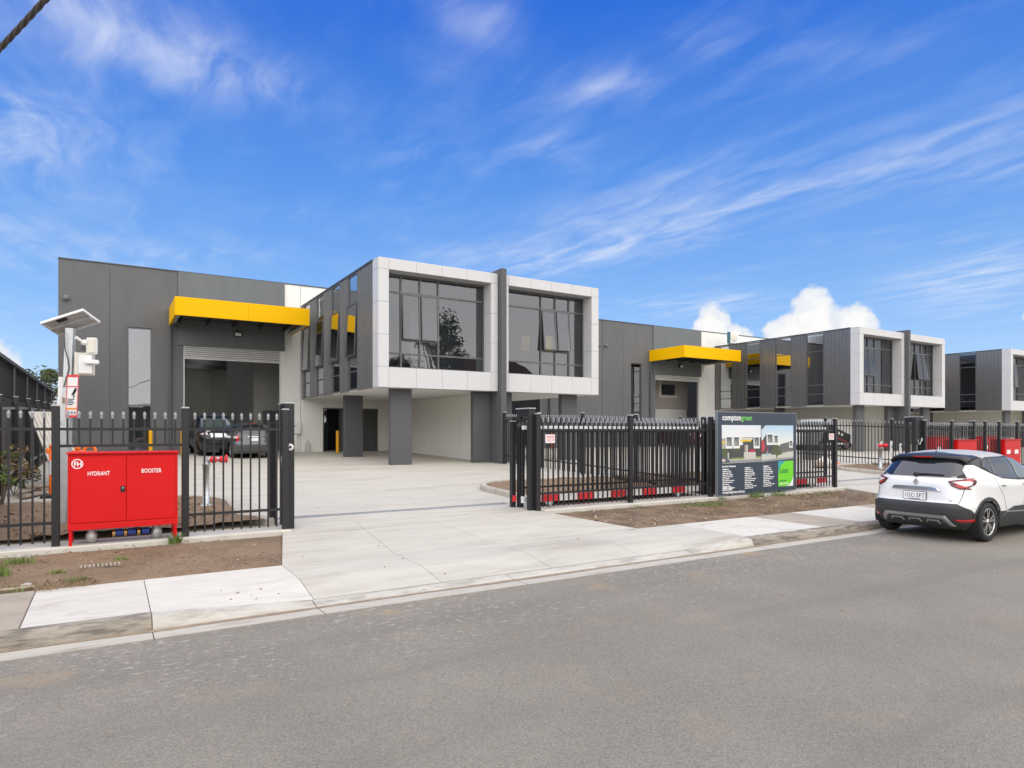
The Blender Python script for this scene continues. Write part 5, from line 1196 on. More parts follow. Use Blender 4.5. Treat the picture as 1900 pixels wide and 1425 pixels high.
def wheel(root, x, y, r, side, wd=.205, style='twin', rim_m=None):
    mb = MB(); ro = r; ri = r * .70
    prof = [(ri, -wd / 2 + .012), (ri + .02, -wd / 2), (ro - .035, -wd / 2 + .002), (ro - .008, -wd / 2 + .022), (ro, -wd / 2 + .05), (ro, -wd * .17), (ro - .008, -wd * .165), (ro - .008, -wd * .135), (ro, -wd * .13), (ro, wd * .13), (ro - .008, wd * .135), (ro - .008, wd * .165), (ro, wd * .17), (ro, wd / 2 - .05), (ro - .008, wd / 2 - .022), (ro - .035, wd / 2 - .002), (ri + .02, wd / 2), (ri, wd / 2 - .012)]
    mb.lathe(prof, (0, 0, 0), 40, axis='Y'); w = mb.build('wheel', M['rubber'], root); w.location = (x, y, r)
    yo = side * (wd / 2 - .02)
    mb = MB(); mb.lathe([(ri + .004, yo), (ri - .012, yo + side * .006), (ri - .02, yo - side * .01), (ri - .03, yo - side * .11), (0, yo - side * .11)], (0, 0, 0), 36, axis='Y'); fix_normals(mb.build('rim', M['plastic'] if style == 'twin' else M['silver'], w))
    sp = MB(); n = 5
    for k in range(n):
        for d in ((-.16, -.10), (.16, .10)) if style == 'twin' else ((0, 0),):
            a0 = 2 * math.pi * k / n + .3
            def pt(rad, ang, h, off): 
                c, s = math.cos(a0 + ang), math.sin(a0 + ang); return (rad * c - off * s, yo + side * h, rad * s + off * c)
            b = .017 if style == 'twin' else .035
            sp.hexa([pt(.035, d[0] * .3, -.03, -b), pt(.035, d[0] * .3, -.03, b), pt(ri - .014, d[0] * 1.25, -.028, b), pt(ri - .014, d[0] * 1.25, -.028, -b), pt(.035, d[0] * .3, -.004, -b), pt(.035, d[0] * .3, -.004, b), pt(ri - .014, d[0] * 1.25, .004, b), pt(ri - .014, d[0] * 1.25, .004, -b)])
    sp.lathe([(0, yo - side * .02), (.05, yo - side * .02), (.05, yo), (0, yo + side * .004)], (0, 0, 0), 16, axis='Y'); sp.lathe([(ri - .004, yo - side * .02), (ri + .002, yo + side * .008), (ri - .016, yo + side * .008), (ri - .018, yo - side * .02)], (0, 0, 0), 36, axis='Y')
    fix_normals(sp.build('spokes', rim_m or M['chrome'], w)); return w
def car_body(sh, root, paint, upper, lower, z_up, z_lo, axles, ra, nt=84, nz=64):
    z0, z1 = sh.T[0, 0], sh.T[-1, 0]; zs = list(np.linspace(z0, z1 - .12, nz)) + [z1 - .12 * (1 - q) ** 2 for q in np.linspace(.08, 1, 14)]
    for c in (z_up, z_lo): k = int(np.argmin([abs(z - c) for z in zs])); zs[k] = c
    taus = [-4 + 8 * i / (2 * nt) for i in range(2 * nt)]; vs = [sh.P(t, z)[:] for z in zs for t in taus]; w = len(taus); fs, ms = [], []
    for j in range(len(zs) - 1):
        for i in range(w):
            q = (j * w + i, j * w + (i + 1) % w, (j + 1) * w + (i + 1) % w, (j + 1) * w + i); c = [sum(vs[a][d] for a in q) / 4 for d in range(3)]
            if abs(c[1]) > .45 and any((c[0] - ax) ** 2 + (c[2] - az) ** 2 < (ra - .012) ** 2 for ax, az in axles): continue
            fs.append(q); zz = (zs[j] + zs[j + 1]) / 2; ms.append(1 if zz > z_up else 2 if zz < z_lo else 0)
    mb = MB(); mb.v = vs; mb.f = [list(f) for f in fs]; mb.m = ms; mb.sm = [True] * len(fs)
    e = (len(zs) - 1) * w; mb.f.append([e + i for i in range(w)]); mb.m.append(1); mb.sm.append(True)
    mb.f.append([i for i in range(w)][::-1]); mb.m.append(2); mb.sm.append(False)
    b = fix_normals(mb.build('body', [paint, upper, lower], root))
    for ax, az in axles:
        for sg in (1, -1):
            mb = MB(); n = 20; wv = []
            for k in range(n + 1):
                a = math.pi * (-.12 + 1.24 * k / n); wv += [(ax + ra * math.cos(a), sg * .87 * sh.row(.5)[2] / .885, az + ra * math.sin(a)), (ax + ra * math.cos(a), sg * .50, az + ra * math.sin(a))]
            mb.add(wv, [(2 * k, 2 * k + 1, 2 * k + 3, 2 * k + 2) for k in range(n)], 0, True); mb.quad((ax - ra, sg * .50, az - .15), (ax + ra, sg * .50, az - .15), (ax + ra, sg * .50, az + ra), (ax - ra, sg * .50, az + ra))
            mb.build('wheel_well', M['dark'], root)
    return b
def arch(sh, root, ax, az, r0, r1, m, off=.012):
    for sg in (1, -1):
        vs = []; n = 26; a0 = -.10 * math.pi
        for k in range(n + 1):
            a = a0 + (math.pi - 2 * a0) * k / n
            for rr, o in ((r0, -.10), (r0, off - .004), (r0 + .008, off), (r1 - .01, off), (r1, off - .006), (r1 + .002, -.004)):
                x, z = ax + rr * math.cos(a), max(sh.T[0, 0] + .01, az + rr * math.sin(a)); t = sh.tau('s', x, z) * sg
                p = sh.P(t, z); nn = sh.N(t, z); vs.append((p + nn * o)[:] if o > -.05 else (p.x, p.y - nn.y * .12, p.z))
        mb = MB(); mb.add(vs, [(k * 6 + j, k * 6 + j + 1, (k + 1) * 6 + j + 1, (k + 1) * 6 + j) for k in range(n) for j in range(5)], 0, True); fix_normals(mb.build('wheel_arch', m, root))
# --- the white crossover
T = [(.20, .26, 3.96, .80, 6), (.28, .14, 4.04, .845, 6), (.36, .06, 4.08, .87, 6), (.45, .015, 4.11, .885, 6), (.55, .0, 4.12, .890, 6), (.62, .0, 4.12, .890, 6), (.68, .05, 4.11, .888, 6), (.78, .06, 4.06, .884, 5.6), (.88, .07, 3.90, .885, 5.2), (.96, .08, 3.62, .880, 5),
     (1.03, .10, 3.30, .858, 5), (1.09, .135, 3.02, .822, 5), (1.15, .185, 2.90, .788, 5), (1.22, .245, 2.78, .755, 5), (1.30, .315, 2.62, .715, 5), (1.38, .39, 2.45, .672, 4.6), (1.44, .47, 2.28, .632, 4.2), (1.49, .62, 2.08, .575, 3.6), (1.525, .86, 1.86, .46, 3), (1.545, 1.15, 1.60, .26, 2.6)]
CX, CY = 12.11, 6.15
def white_car():
    sh = Shape(T); root = thing('parked_car', 'white crossover hatchback with black roof parked at the kerb, seen from behind', 'car', (CX, CY, 0.004))
    ax = [(.72, .34), (3.32, .34)]; p = lambda *a, **k: car_patch(sh, root, *a, **k)
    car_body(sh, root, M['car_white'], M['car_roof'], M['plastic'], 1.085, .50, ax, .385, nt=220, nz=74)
    for x, z in ax:
        arch(sh, root, x, z, .375, .425, M['plastic'])
        for sg in (1, -1): wheel(root, x, sg * .775, .338, sg, .215)
    p('tailgate_glass', [('r', -.62, 1.125), ('r', -.50, 1.10), ('r', .50, 1.10), ('r', .62, 1.125), ('r', .665, 1.18), ('r', .60, 1.405), ('r', -.60, 1.405), ('r', -.665, 1.18)], M['car_glass'], .006, K=28)
    p('rear_pillar', [('r', .60, 1.09), ('r', .55, 1.41), ('s', .70, 1.43), ('s', 1.0, 1.43), ('s', .80, 1.2), ('s', .36, 1.09)], M['car_black'], .002, True, rows=16)
    p('pillar_flick', [('r', .72, 1.07), ('r', .70, 1.11), ('s', .36, 1.22), ('s', .46, 1.305), ('s', .62, 1.30), ('s', .86, 1.20), ('s', 1.10, 1.115), ('s', 1.3, 1.07)], M['car_white'], .007, True, rows=20)
    p('window_trim', [('s', .76, 1.25), ('s', 1.16, 1.075), ('s', 1.9, 1.02), ('s', 3.0, 1.0), ('s', 2.86, 1.10), ('s', 2.40, 1.40), ('s', 1.9, 1.445), ('s', 1.1, 1.43), ('s', .86, 1.38)], M['car_black'], .004, True, rows=22, K=30)
    p('quarter_glass', [('s', .84, 1.26), ('s', 1.04, 1.16), ('s', 1.09, 1.385), ('s', .97, 1.37)], M['car_glass'], .009, True, K=8)
    p('rear_door_glass', [('s', 1.09, 1.145), ('s', 1.22, 1.08), ('s', 1.86, 1.045), ('s', 1.81, 1.41), ('s', 1.15, 1.395)], M['car_glass'], .009, True)
    p('front_door_glass', [('s', 1.94, 1.045), ('s', 2.86, 1.03), ('s', 2.66, 1.18), ('s', 2.30, 1.385), ('s', 1.89, 1.415)], M['car_glass2'], .009, True)
    p('windscreen', [('f', -.60, 1.10), ('f', .60, 1.10), ('f', .52, 1.42), ('f', -.52, 1.42)], M['car_glass2'], .006)
    p('rear_bumper', [('-s', .325, .30), ('-s', .325, .50), ('r', -.80, .565), ('r', -.66, .655), ('r', .66, .655), ('r', .80, .565), ('s', .325, .50), ('s', .325, .30)], M['plastic'], .014, K=44, rows=16)
    p('skid_plate', [('r', -.60, .285), ('r', -.50, .455), ('r', .50, .455), ('r', .60, .285)], M['silver'], .024, K=20)
    p('skid_recess', [('r', -.545, .275), ('r', -.455, .405), ('r', .455, .405), ('r', .545, .275)], M['plastic'], .030, K=20)
    for y in (-.30, 0, .30): p('skid_fin', [('r', y - .12, .33), ('r', y - .085, .385), ('r', y + .085, .385), ('r', y + .12, .33)], M['silver'], .038, K=8, rows=6)
    for y in (-.30, 0, .30): p('skid_slot', [('r', y - .10, .325), ('r', y - .075, .365), ('r', y + .075, .365), ('r', y + .10, .325)], M['plastic'], .042, K=8, rows=6)
    p('rear_reflector', [('r', .60, .40), ('r', .66, .365), ('r', .82, .365), ('r', .83, .41)], M['lamp_red'], .022, True, K=8, rows=6)
    # tail lamps wrap round the corner
    lamp = [('r', .50, 1.035), ('r', .62, 1.062), ('r', .78, 1.085), ('s', .26, 1.095), ('s', .40, 1.075), ('s', .46, 1.045), ('s', .40, .985), ('s', .28, .935), ('r', .78, .90), ('r', .66, .905), ('r', .56, .955)]
    for i, o in enumerate(p('tail_lamp', lamp, M['lamp_dark'], .012, True, K=24, rows=18)):
        sg = (1, -1)[i]
        def ip(name, poly, m, off): 
            q = car_patch(sh, None, name, poly, m, off, K=14, rows=12) if sg > 0 else None
            if sg < 0:
                q = car_patch(sh, None, name, [({'s': '-s'}.get(k, k), -a if k == 'r' else a, z) for k, a, z in poly], m, off, K=14, rows=12)
            adopt(q[0], o)
        ip('red_lens', [('r', .60, 1.035), ('r', .78, 1.065), ('s', .26, 1.075), ('s', .37, 1.045), ('s', .36, 1.0), ('s', .25, .945), ('r', .76, .92), ('r', .67, .925), ('r', .60, .96)], M['lamp_red'], .016)
        ip('clear_lens', [('r', .56, 1.02), ('r', .66, 1.035), ('r', .74, 1.04), ('r', .775, 1.02), ('r', .77, .975), ('r', .72, .95), ('r', .67, .97), ('r', .62, .995)], M['lamp_white'], .020)
    # spoiler, brake light, aerial, wiper
    mb = MB(); rows = []; n = 16
    for k in range(n + 1):
        y = -.64 + 1.28 * k / n; c = (y / .64) ** 2; d = -.035 * c - (.05 if abs(y) > .6 else 0) * 1
        rows += [(.33 + .13 * c, y, 1.452 + d), (.315 + .13 * c, y, 1.425 + d), (.45 + .05 * c, y, 1.395 + d), (.90, y, 1.44 + d * 1.4), (.90, y, 1.522 - .05 * c + d * .4), (.56 + .06 * c, y, 1.497 + d)]
    mb.add(rows, [(k * 6 + j, k * 6 + (j + 1) % 6, (k + 1) * 6 + (j + 1) % 6, (k + 1) * 6 + j) for k in range(n) for j in range(6)], 0, True); mb.add(rows, [list(range(6)), [n * 6 + j for j in range(6)]])
    spo = fix_normals(mb.build('spoiler', M['car_black'], root))
    mb = MB(); mb.box(.305, .33, -.15, .15, 1.430, 1.448); mb.build('brake_light', M['lamp_red'], spo)
    mb = MB(); mb.cyl((.80, 0, 1.50), (.74, 0, 1.62), .008, .003, n=6); mb.lathe([(.03, 0), (.02, .02), (0, .025)], (.80, 0, 1.50), 10); mb.build('aerial', M['black'], root)
    q = [sh.P(sh.tau('r', y, z), z) + sh.N(sh.tau('r', y, z), z) * .022 for y, z in ((-.02, 1.115), (.10, 1.13), (.42, 1.125))]
    mb = MB(); mb.tube(q, [.022, .016, .008], 6); mb.lathe([(0, -.03), (.04, -.02), (.04, .02)], q[0], 12, axis='X'); mb.build('rear_wiper', M['black'], root)
    # plate, chrome strip, badge
    nx = sh.P(0, .77).x
    mb = MB(); mb.bbox(nx - .022, nx - .006, -.195, .195, .685, .835, .004); mb.build('plate_holder', M['black'], root)
    mb = MB(); mb.bbox(nx - .027, nx - .0225, -.186, .186, .693, .827, .002); pl_ = mb.build('number_plate', M['white_print'], root)
    mb = MB(); f = nx - .0285
    text_mb(mb, '1OC', .108, (f, .172, .728), ux=(0, -1, 0), bold=.0, width=.145); text_mb(mb, '3FT', .108, (f, -.022, .728), ux=(0, -1, 0), bold=.0, width=.145)
    mb.add([(f, .012, .775), (f, -.012, .775), (f, 0, .757)], [(0, 1, 2)]); mb.box(f, f + .0005, -.09, .09, .700, .709)
    mb.build('lettering', mat('plate_blue_black', (.03, .035, .06), .6), pl_)
    p('chrome_strip', [('r', -.40, .865), ('r', -.37, .915), ('r', -.30, .922), ('r', .30, .922), ('r', .38, .905), ('r', .41, .855), ('r', .30, .878), ('r', -.30, .882)], M['chrome'], .024, K=20, rows=8)
    bx = sh.P(0, 1.0).x - .012; zc = 1.0; mb = MB(); o4 = [(0, .062), (-.046, 0), (0, -.062), (.046, 0)]; i4 = [(0, .030), (-.020, 0), (0, -.030), (.020, 0)]
    vs = [(bx, y, zc + z) for y, z in o4] + [(bx - .012, y * .93, zc + z * .93) for y, z in o4] + [(bx - .012, y, zc + z) for y, z in i4] + [(bx, y, zc + z) for y, z in i4]
    mb.add(vs, [(a + k, a + (k + 1) % 4, a + 4 + (k + 1) % 4, a + 4 + k) for a in (0, 4, 8) for k in range(4)]); fix_normals(mb.build('badge', M['chrome'], root))
    bx = sh.P(sh.tau('r', .55, .72), .72).x - .006
    mb = MB(); text_mb(mb, 'TCe', .045, (bx, -.50, .695), ux=(0, -1, 0), bold=.001, width=.09); mb.build('lettering', M['silver'], root)
    # panel gaps and handles
    def seam(pts, w=.0035):
        for (k, a, z), (k2, a2, z2) in zip(pts[:-1], pts[1:]):
            if abs(z2 - z) > .02: poly = [(k, a - w, z), (k, a + w, z), (k2, a2 + w, z2), (k2, a2 - w, z2)]
            else: poly = [(k, a, z - w), (k, a, z + w), (k2, a2, z2 + w), (k2, a2, z2 - w)]
            p('panel_gap', poly, M['dark'], .0022, True, K=2, rows=6)
    seam([('r', .672, .66), ('r', .70, .78), ('r', .715, .90)]); seam([('s', 1.34, .52), ('s', 1.25, .75), ('s', 1.08, .92), ('s', 1.02, 1.08)]); seam([('s', 1.92, .52), ('s', 1.90, 1.04)]); seam([('s', 2.98, .52), ('s', 2.96, 1.0)])
    for x in (1.16, 2.0): 
        p('door_handle', [('s', x, .952), ('s', x, .972), ('s', x + .20, .965), ('s', x + .20, .945)], M['car_white'], .034, True, K=8, rows=4)
        p('handle_recess', [('s', x + .03, .93), ('s', x + .03, .95), ('s', x + .16, .945), ('s', x + .16, .925)], M['silver'], .004, True, K=6, rows=4)
    p('sill_trim', [('s', 1.20, .40), ('s', 1.34, .50), ('s', 1.62, .565), ('s', 2.7, .565), ('s', 2.85, .40)], M['plastic'], .012, True, rows=8)
    p('sill_strip', [('s', 1.33, .475), ('s', 1.36, .495), ('s', 2.6, .455), ('s', 2.6, .435)], M['silver'], .018, True, rows=6)
    p('head_lamp', [('f', .50, .80), ('f', .80, .84), ('s', 3.70, .90), ('s', 3.72, .84), ('f', .72, .74)], M['lamp_white'], .008, True, K=10)
    p('front_grille', [('f', -.45, .30), ('f', .45, .30), ('f', .55, .50), ('f', -.55, .50)], M['plastic'], .01)
    for sg in (1, -1):
        mb = MB(); mb.bbox(2.62, 2.80, sg * .95 - .10, sg * .95 + .10, 1.02, 1.16, .03); mb.build('door_mirror', M['car_black'], root)
    mb = MB(); mb.box(.35, 3.8, -.60, .60, .19, .26); mb.tube([(.30, -.35, .25), (.6, -.35, .25)], .03, 8); mb.box(.62, .80, -.68, .68, .28, .36); mb.build('underbody', M['dark'], root)
    return root
white_car()
# --- other parked vehicles, smaller in view
def simple_car(name, label, loc, rotz, T, paint, group, zbelt, wagon=True, van=None, L=4.6, ax=(.95, 3.6), r=.33, top=1.38):
    sh = Shape(T); root = thing(name, label, 'van' if van else 'car', loc, rotz, group); p = lambda *a, **k: car_patch(sh, root, *a, **k)
    axs = [(ax[0], r), (ax[1], r)]; W_ = sh.row(zbelt)[2]
    car_body(sh, root, paint, paint, paint if not van else M['plastic'], zbelt, .34, axs, r + .05, nt=52, nz=40)
    for x, z in axs:
        for sg in (1, -1): wheel(root, x, sg * (W_ * .97 - .10), r, sg, .20, 'plain', M['silver'])
    if not van:
        y1 = sh.row(top)[2] - .10
        p('tailgate_glass', [('r', -W_ + .14, zbelt + .02), ('r', W_ - .14, zbelt + .02), ('r', y1, top), ('r', -y1, top)], M['car_glass'], .006, K=16)
        p('side_glass', [('s', .42 + (.35 if not wagon else 0), zbelt + .03), ('s', ax[1] - .55, zbelt + .03), ('s', ax[1] - 1.35, top), ('s', .62 + (.3 if not wagon else 0), top)], M['car_glass'], .006, True, K=20)
        p('windscreen', [('f', -W_ + .16, zbelt + .05), ('f', W_ - .16, zbelt + .05), ('f', y1, top), ('f', -y1, top)], M['car_glass2'], .006)
        for i, o in enumerate(p('tail_lamp', [('r', W_ - .22, zbelt - .30), ('r', W_ - .26, zbelt - .04), ('r', W_ - .05, zbelt + .0), ('s', .28, zbelt - .02), ('s', .22, zbelt - .25)], M['lamp_red'], .012, True, K=12)): pass
        p('lamp_lens', [('r', W_ - .20, zbelt - .16), ('r', W_ - .21, zbelt - .08), ('r', W_ - .06, zbelt - .06), ('r', W_ - .06, zbelt - .15)], M['lamp_white'], .017, True, K=6, rows=4)
        p('number_plate', [('r', -.19, zbelt - .26), ('r', -.19, zbelt - .14), ('r', .19, zbelt - .14), ('r', .19, zbelt - .26)], M['white_print'], .016, K=6, rows=4)
        p('chrome_strip', [('r', -.30, zbelt - .10), ('r', -.30, zbelt - .075), ('r', .30, zbelt - .075), ('r', .30, zbelt - .10)], M['chrome'], .012, K=6, rows=3)
        p('rear_bumper', [('-s', .40, .30), ('-s', .40, .56), ('r', -.6, .58), ('r', .6, .58), ('s', .40, .56), ('s', .40, .30)], paint, .03, K=24, rows=6)
        p('brake_light', [('r', -.14, top + .02), ('r', -.14, top + .05), ('r', .14, top + .05), ('r', .14, top + .02)], M['lamp_red'], .03, K=6, rows=3)
        p('head_lamp', [('f', W_ - .36, zbelt - .26), ('f', W_ - .30, zbelt - .08), ('s', L - .42, zbelt - .06), ('s', L - .30, zbelt - .24)], M['lamp_white'], .012, True, K=10)
        p('front_grille', [('f', -.45, zbelt - .36), ('f', -.45, zbelt - .14), ('f', .45, zbelt - .14), ('f', .45, zbelt - .36)], M['chrome'], .012, K=10, rows=6)
        p('front_bumper', [('f', -.75, .28), ('f', -.75, .46), ('f', .75, .46), ('f', .75, .28)], M['plastic'], .02, K=14, rows=6)
    return sh, root
TW = [(.20, .22, 4.5, .78, 6), (.30, .10, 4.58, .83, 6), (.45, .03, 4.63, .86, 6), (.58, .0, 4.65, .875, 6), (.70, .05, 4.62, .875, 5), (.85, .07, 4.45, .87, 5), (.96, .10, 3.85, .85, 5), (1.04, .16, 3.40, .80, 5), (1.15, .27, 3.20, .745, 5), (1.28, .42, 2.95, .68, 4.5), (1.38, .56, 2.70, .62, 4), (1.45, .75, 2.4, .53, 3.4), (1.49, 1.1, 2.0, .30, 2.6)]
simple_car('parked_car', 'charcoal station wagon seen from behind, parked before the open roller door', (5.05, 28.3, zy(29.5) - .02), R(90), TW, M['wagon'], 'cars parked in the yards', .98)
TS = [(.24, .20, 4.62, .82, 6), (.36, .08, 4.70, .88, 6), (.55, .0, 4.75, .92, 6), (.75, .03, 4.75, .93, 6), (.95, .06, 4.70, .92, 5), (1.06, .09, 4.40, .90, 5), (1.16, .13, 3.75, .86, 5), (1.30, .20, 3.45, .82, 5), (1.50, .30, 3.15, .76, 5), (1.66, .42, 2.9, .70, 4.5), (1.74, .6, 2.65, .60, 3.6), (1.78, 1.0, 2.2, .35, 2.8)]
simple_car('parked_car', 'black four wheel drive facing out of the roller door, behind the charcoal wagon', (4.06, 35.15, zy(33)), R(-90), TS, M['suv'], 'cars parked in the yards', 1.14, L=4.7, ax=(.95, 3.75), r=.37, top=1.62)
simple_car('parked_car', 'maroon car in the second yard glimpsed through the gate pickets', (33.6, 30.6, zy(31)), R(90), TW, M['maroon'], 'cars parked in the yards', .98)
TV = [(.26, .04, 4.5, .85, 9), (.45, .0, 4.6, .90, 9), (.9, .0, 4.6, .93, 9), (1.05, .0, 4.35, .93, 9), (1.2, .0, 3.95, .92, 9), (1.5, .02, 3.75, .90, 9), (1.85, .04, 3.5, .87, 8), (1.93, .10, 3.35, .82, 6), (1.97, .3, 3.1, .70, 4)]
shv, van = simple_car('parked_van', 'white van with black side graphic and red stripe below the second office box', (41.0, 25.3, zy(25)), R(180), TV, M['car_white'], None, 1.9, van=True, ax=(.85, 3.5), r=.34)
pv = lambda *a, **k: car_patch(shv, van, *a, **k)
pv('side_graphic', [('s', .55, .50), ('s', .55, .95), ('s', 2.9, 1.62), ('s', 3.3, 1.6), ('s', 3.3, .45), ('s', 1.3, .45)], M['black'], .006, True, K=16)
pv('red_stripe', [('s', .75, .46), ('s', .95, .46), ('s', 3.0, 1.05), ('s', 3.0, 1.13)], M['sign_red'], .010, True, K=12)
for a in (1.45, 1.75, 2.05): pv('white_mark', [('s', a, .86 + (a - 1.4) * .3), ('s', a + .18, .90 + (a - 1.4) * .3), ('s', a + .14, 1.06 + (a - 1.4) * .3), ('s', a - .02, 1.0 + (a - 1.4) * .3)], M['white_print'], .010, True, K=4, rows=4)
pv('windscreen', [('f', -.75, 1.12), ('f', .75, 1.12), ('f', .70, 1.75), ('f', -.70, 1.75)], M['car_glass'], .006)
pv('side_glass', [('s', 2.75, 1.15), ('s', 3.7, 1.15), ('s', 3.45, 1.68), ('s', 2.75, 1.72)], M['car_glass'], .008, True)
pv('tail_lamp', [('r', .80, .95), ('r', .80, 1.3), ('s', .10, 1.3), ('s', .10, .95)], M['lamp_red'], .01, True, K=6)
# ================================================================== left neighbour, odds and ends
SH = thing('corrugated_shed', 'long grey green clad shed with pale roof edge on the left beyond the black fence', 'shed', (-4.2, 40, .7))
def shed():
    x = -4.2; y0, y1 = 17.0, 68.0; zt = 5.15
    rib = MB(); pts = []
    k = 0; yy = 0.0
    while yy < 2.99: pts += [(0, yy), (0, yy + .16), (.022, yy + .18), (.022, yy + .23), (0, yy + .25)]; yy += .25
    vs = [(a, b, z) for z in (0, 1) for a, b in pts]; n = len(pts); rib.add(vs, [(i, i + 1, n + i + 1, n + i) for i in range(n - 1)]); me = rib.mesh('cladding_sheet', M['shed'])
    y = y0
    while y < y1:
        o = place(me, 'cladding_sheet', (x, y, 3.1), SH); o.scale = (1, 1, zt - 3.1)
        mb = MB(); mb.cyl((x + .09, y, .4), (x + .09, y, zt - .05), .05, n=8); 
        if int((y - y0) / 3) % 2 == 0: mb.build('downpipe', M['shed_trim'], SH, True)
        y += 3
    mb = MB(); mb.box(x - .25, x + .16, y0, y1, zt, zt + .16); mb.build('eaves_gutter', M['shed_trim'], SH, True)
    mb = MB(); mb.hexa([(x - .2, y0, zt + .17), (x + .1, y0, zt + .17), (x + .1, y1, zt + .17), (x - .2, y1, zt + .17), (x - 9, y0, zt + 2.2), (x - 8.9, y0, zt + 2.3), (x - 8.9, y1, zt + 2.3), (x - 9, y1, zt + 2.2)]); mb.build('roof', M['galv'], SH, True)
    mb = MB(); mb.box(x - 9, x - .15, y0 + .02, y1, .1, 3.0); mb.build('lower_wall', M['shed'], SH, True)
    mb = MB(); mb.box(x - 8.9, x - .03, y0 + .04, y0 + .2, 3.02, zt); mb.build('end_wall', M['shed'], SH, True)
    mb = MB(); mb.box(x - .14, x + .42, y0, y1, 2.86, 2.98); mb.box(x + .30, x + .44, y0, y1, 2.99, 3.08); mb.build('awning_beam', M['shed_trim'], SH, True)
    mb = MB(); mb.tube([(x + .15, y0 + 4, 3.35), (x + .15, y1 - 20, 3.35)], .04, 8); mb.build('side_pipe', M['spear'], SH, True)
    y = y0 + 1
    while y < y1 - 3:
        mb = MB(); mb.box(x - .14, x - .06, y, y + 1.9, 1.7, 2.8)
        w = mb.build('window', M['dark'], SH, True)
        mb = MB()
        for a in (y - .06, y + .9, y + 1.9): mb.box(x - .055, x + .02, a, a + .09, 1.62, 2.84)
        mb.build('window_frame', M['wood'], w); y += 2.6
    mb = MB(); mb.lathe([(0, 0), (.28, .01), (.28, .05), (0, .09)], (x + .03, 24.9, 3.62), 18, axis='X'); mb.build('exhaust_cowl', M['white_plastic'], SH, True)
shed()
LP = thing('leaning_panel', 'pale lattice panel leaning back against the black boundary fence', 'panel', (-1.45, 20, .6))
def leaning():
    a = Vector((-1.05, 19.2, zy(19.2) + .02)); b = Vector((-1.78, 21.0, zy(21) + 1.78)); d = (b - a); w = Vector((.80, .34, 0)).normalized() * .62; n = d.cross(w).normalized() * .02
    def bar(p, q, ww):
        p, q = Vector(p), Vector(q); dd = (q - p).normalized(); s = dd.cross(n).normalized() * ww; mb.hexa([p - s - n, p + s - n, q + s - n, q - s - n, p - s + n, p + s + n, q + s + n, q - s + n])
    mb = MB()
    for k in (0, 1): bar(a + w * k, b + w * k, .03)
    for t in (0.01, .99): bar(a + d * t + w * .05, a + d * t + w * .95, .03)
    pm_ = mat('weathered_pale_board', (.46, .43, .37), .85, var=.15, vscale=6)
    mb.build('frame', pm_, LP, True)
    for k in range(1, 7):
        mb = MB(); bar(a + d * .02 + w * k / 7, a + d * .98 + w * k / 7, .040); mb.build('slat', pm_, LP, True)
leaning()
rb = random.Random(5)
for i, (x, y, l, a, lab) in enumerate([(-1.35, 17.2, 1.1, 70, 'weathered timber offcut, outermost of the small pile by the black fence'), (-1.5, 17.6, 1.3, 80, 'weathered timber offcut lying across the small pile by the black fence'), (-1.25, 17.9, .9, 40, 'short weathered timber offcut on top of the small pile'), (-1.55, 18.3, 1.2, 95, 'weathered timber offcut at the back of the small pile'), (-1.1, 18.2, 1.0, 60, 'weathered timber offcut nearest the leaning panel foot')]):
    t = MB(); c, s = math.cos(R(a)), math.sin(R(a)); z = zy(y) + .03 + .06 * (i % 3); h = .045
    ex, ey = Vector((c, s, .02 * i)) * l / 2, Vector((-s, c, 0)) * .07; p = Vector((x, y, z))
    t.hexa([p - ex - ey, p + ex - ey, p + ex + ey, p - ex + ey] + [q + Vector((0, 0, h)) for q in (p - ex - ey, p + ex - ey, p + ex + ey, p - ex + ey)])
    tag(t.build('timber_offcut', M['wood']), lab, 'timber', 'timber offcuts by the left fence')
scatter('rubble', 90, ((-1.8, -.7), (17.2, 19.2)), .11, M['stone'], lambda x, y: zy(y) + .01, None, 31)
def t_bollard(label, x, y, s=1.0):
    root = thing('safety_post', label, 'traffic post', (x, y, zy(y)), group='orange T-top safety posts')
    mb = MB(); mb.lathe([(.05, .05), (.045, .95), (0, .96)], (0, 0, 0), 16); mb.build('post', M['orange'], root)
    mb = MB(); mb.bbox(-.10, .10, -.03, .03, .93, 1.04, .015); mb.lathe([(.03, 1.04), (.05, 1.06), (.05, 1.10), (.02, 1.12), (0, 1.12)], (0, 0, 0), 14); mb.build('handle', M['orange'], root)
    mb = MB(); mb.lathe([(.0525, .48), (.049, .78)], (0, 0, 0), 16); mb.build('reflective_band', M['white_plastic'], root)
    mb = MB(); mb.bbox(-.19, .19, -.19, .19, 0, .06, .02); mb.build('base', M['rubber'], root); root.scale = (s, s, s)
t_bollard('orange T-top safety post with a white band, between the gate post and the leaning pole', -1.06, 16.9)
t_bollard('orange safety post whose handle shows above the red cabinet lid', -.56, 15.75, 1.02)
tag(scatter('orange_netting_pieces', 12, ((-.75, -.42), (15.5, 15.7)), .06, M['orange'], lambda x, y: zy(15.6) + .98), None)
bpy.data.objects.remove(bpy.data.objects['orange_netting_pieces'])
OB = thing('safety_barrier', 'orange plastic barrier peeking out above the left end of the red cabinet', 'barrier', (-.42, 15.9, zy(15.9)))
mb = MB(); mb.bbox(-.62, -.22, 15.98, 16.10, zy(16), zy(16) + 1.02, .03); mb.build('panel', M['orange'], OB, True)
mb = MB(); mb.tube([(-.36 + .10 * math.cos(a), 16.04, zy(16) + 1.02 + .10 * math.sin(a)) for a in [math.pi * k / 10 for k in range(11)]], .03, 8); mb.build('handle', M['orange'], OB, True)
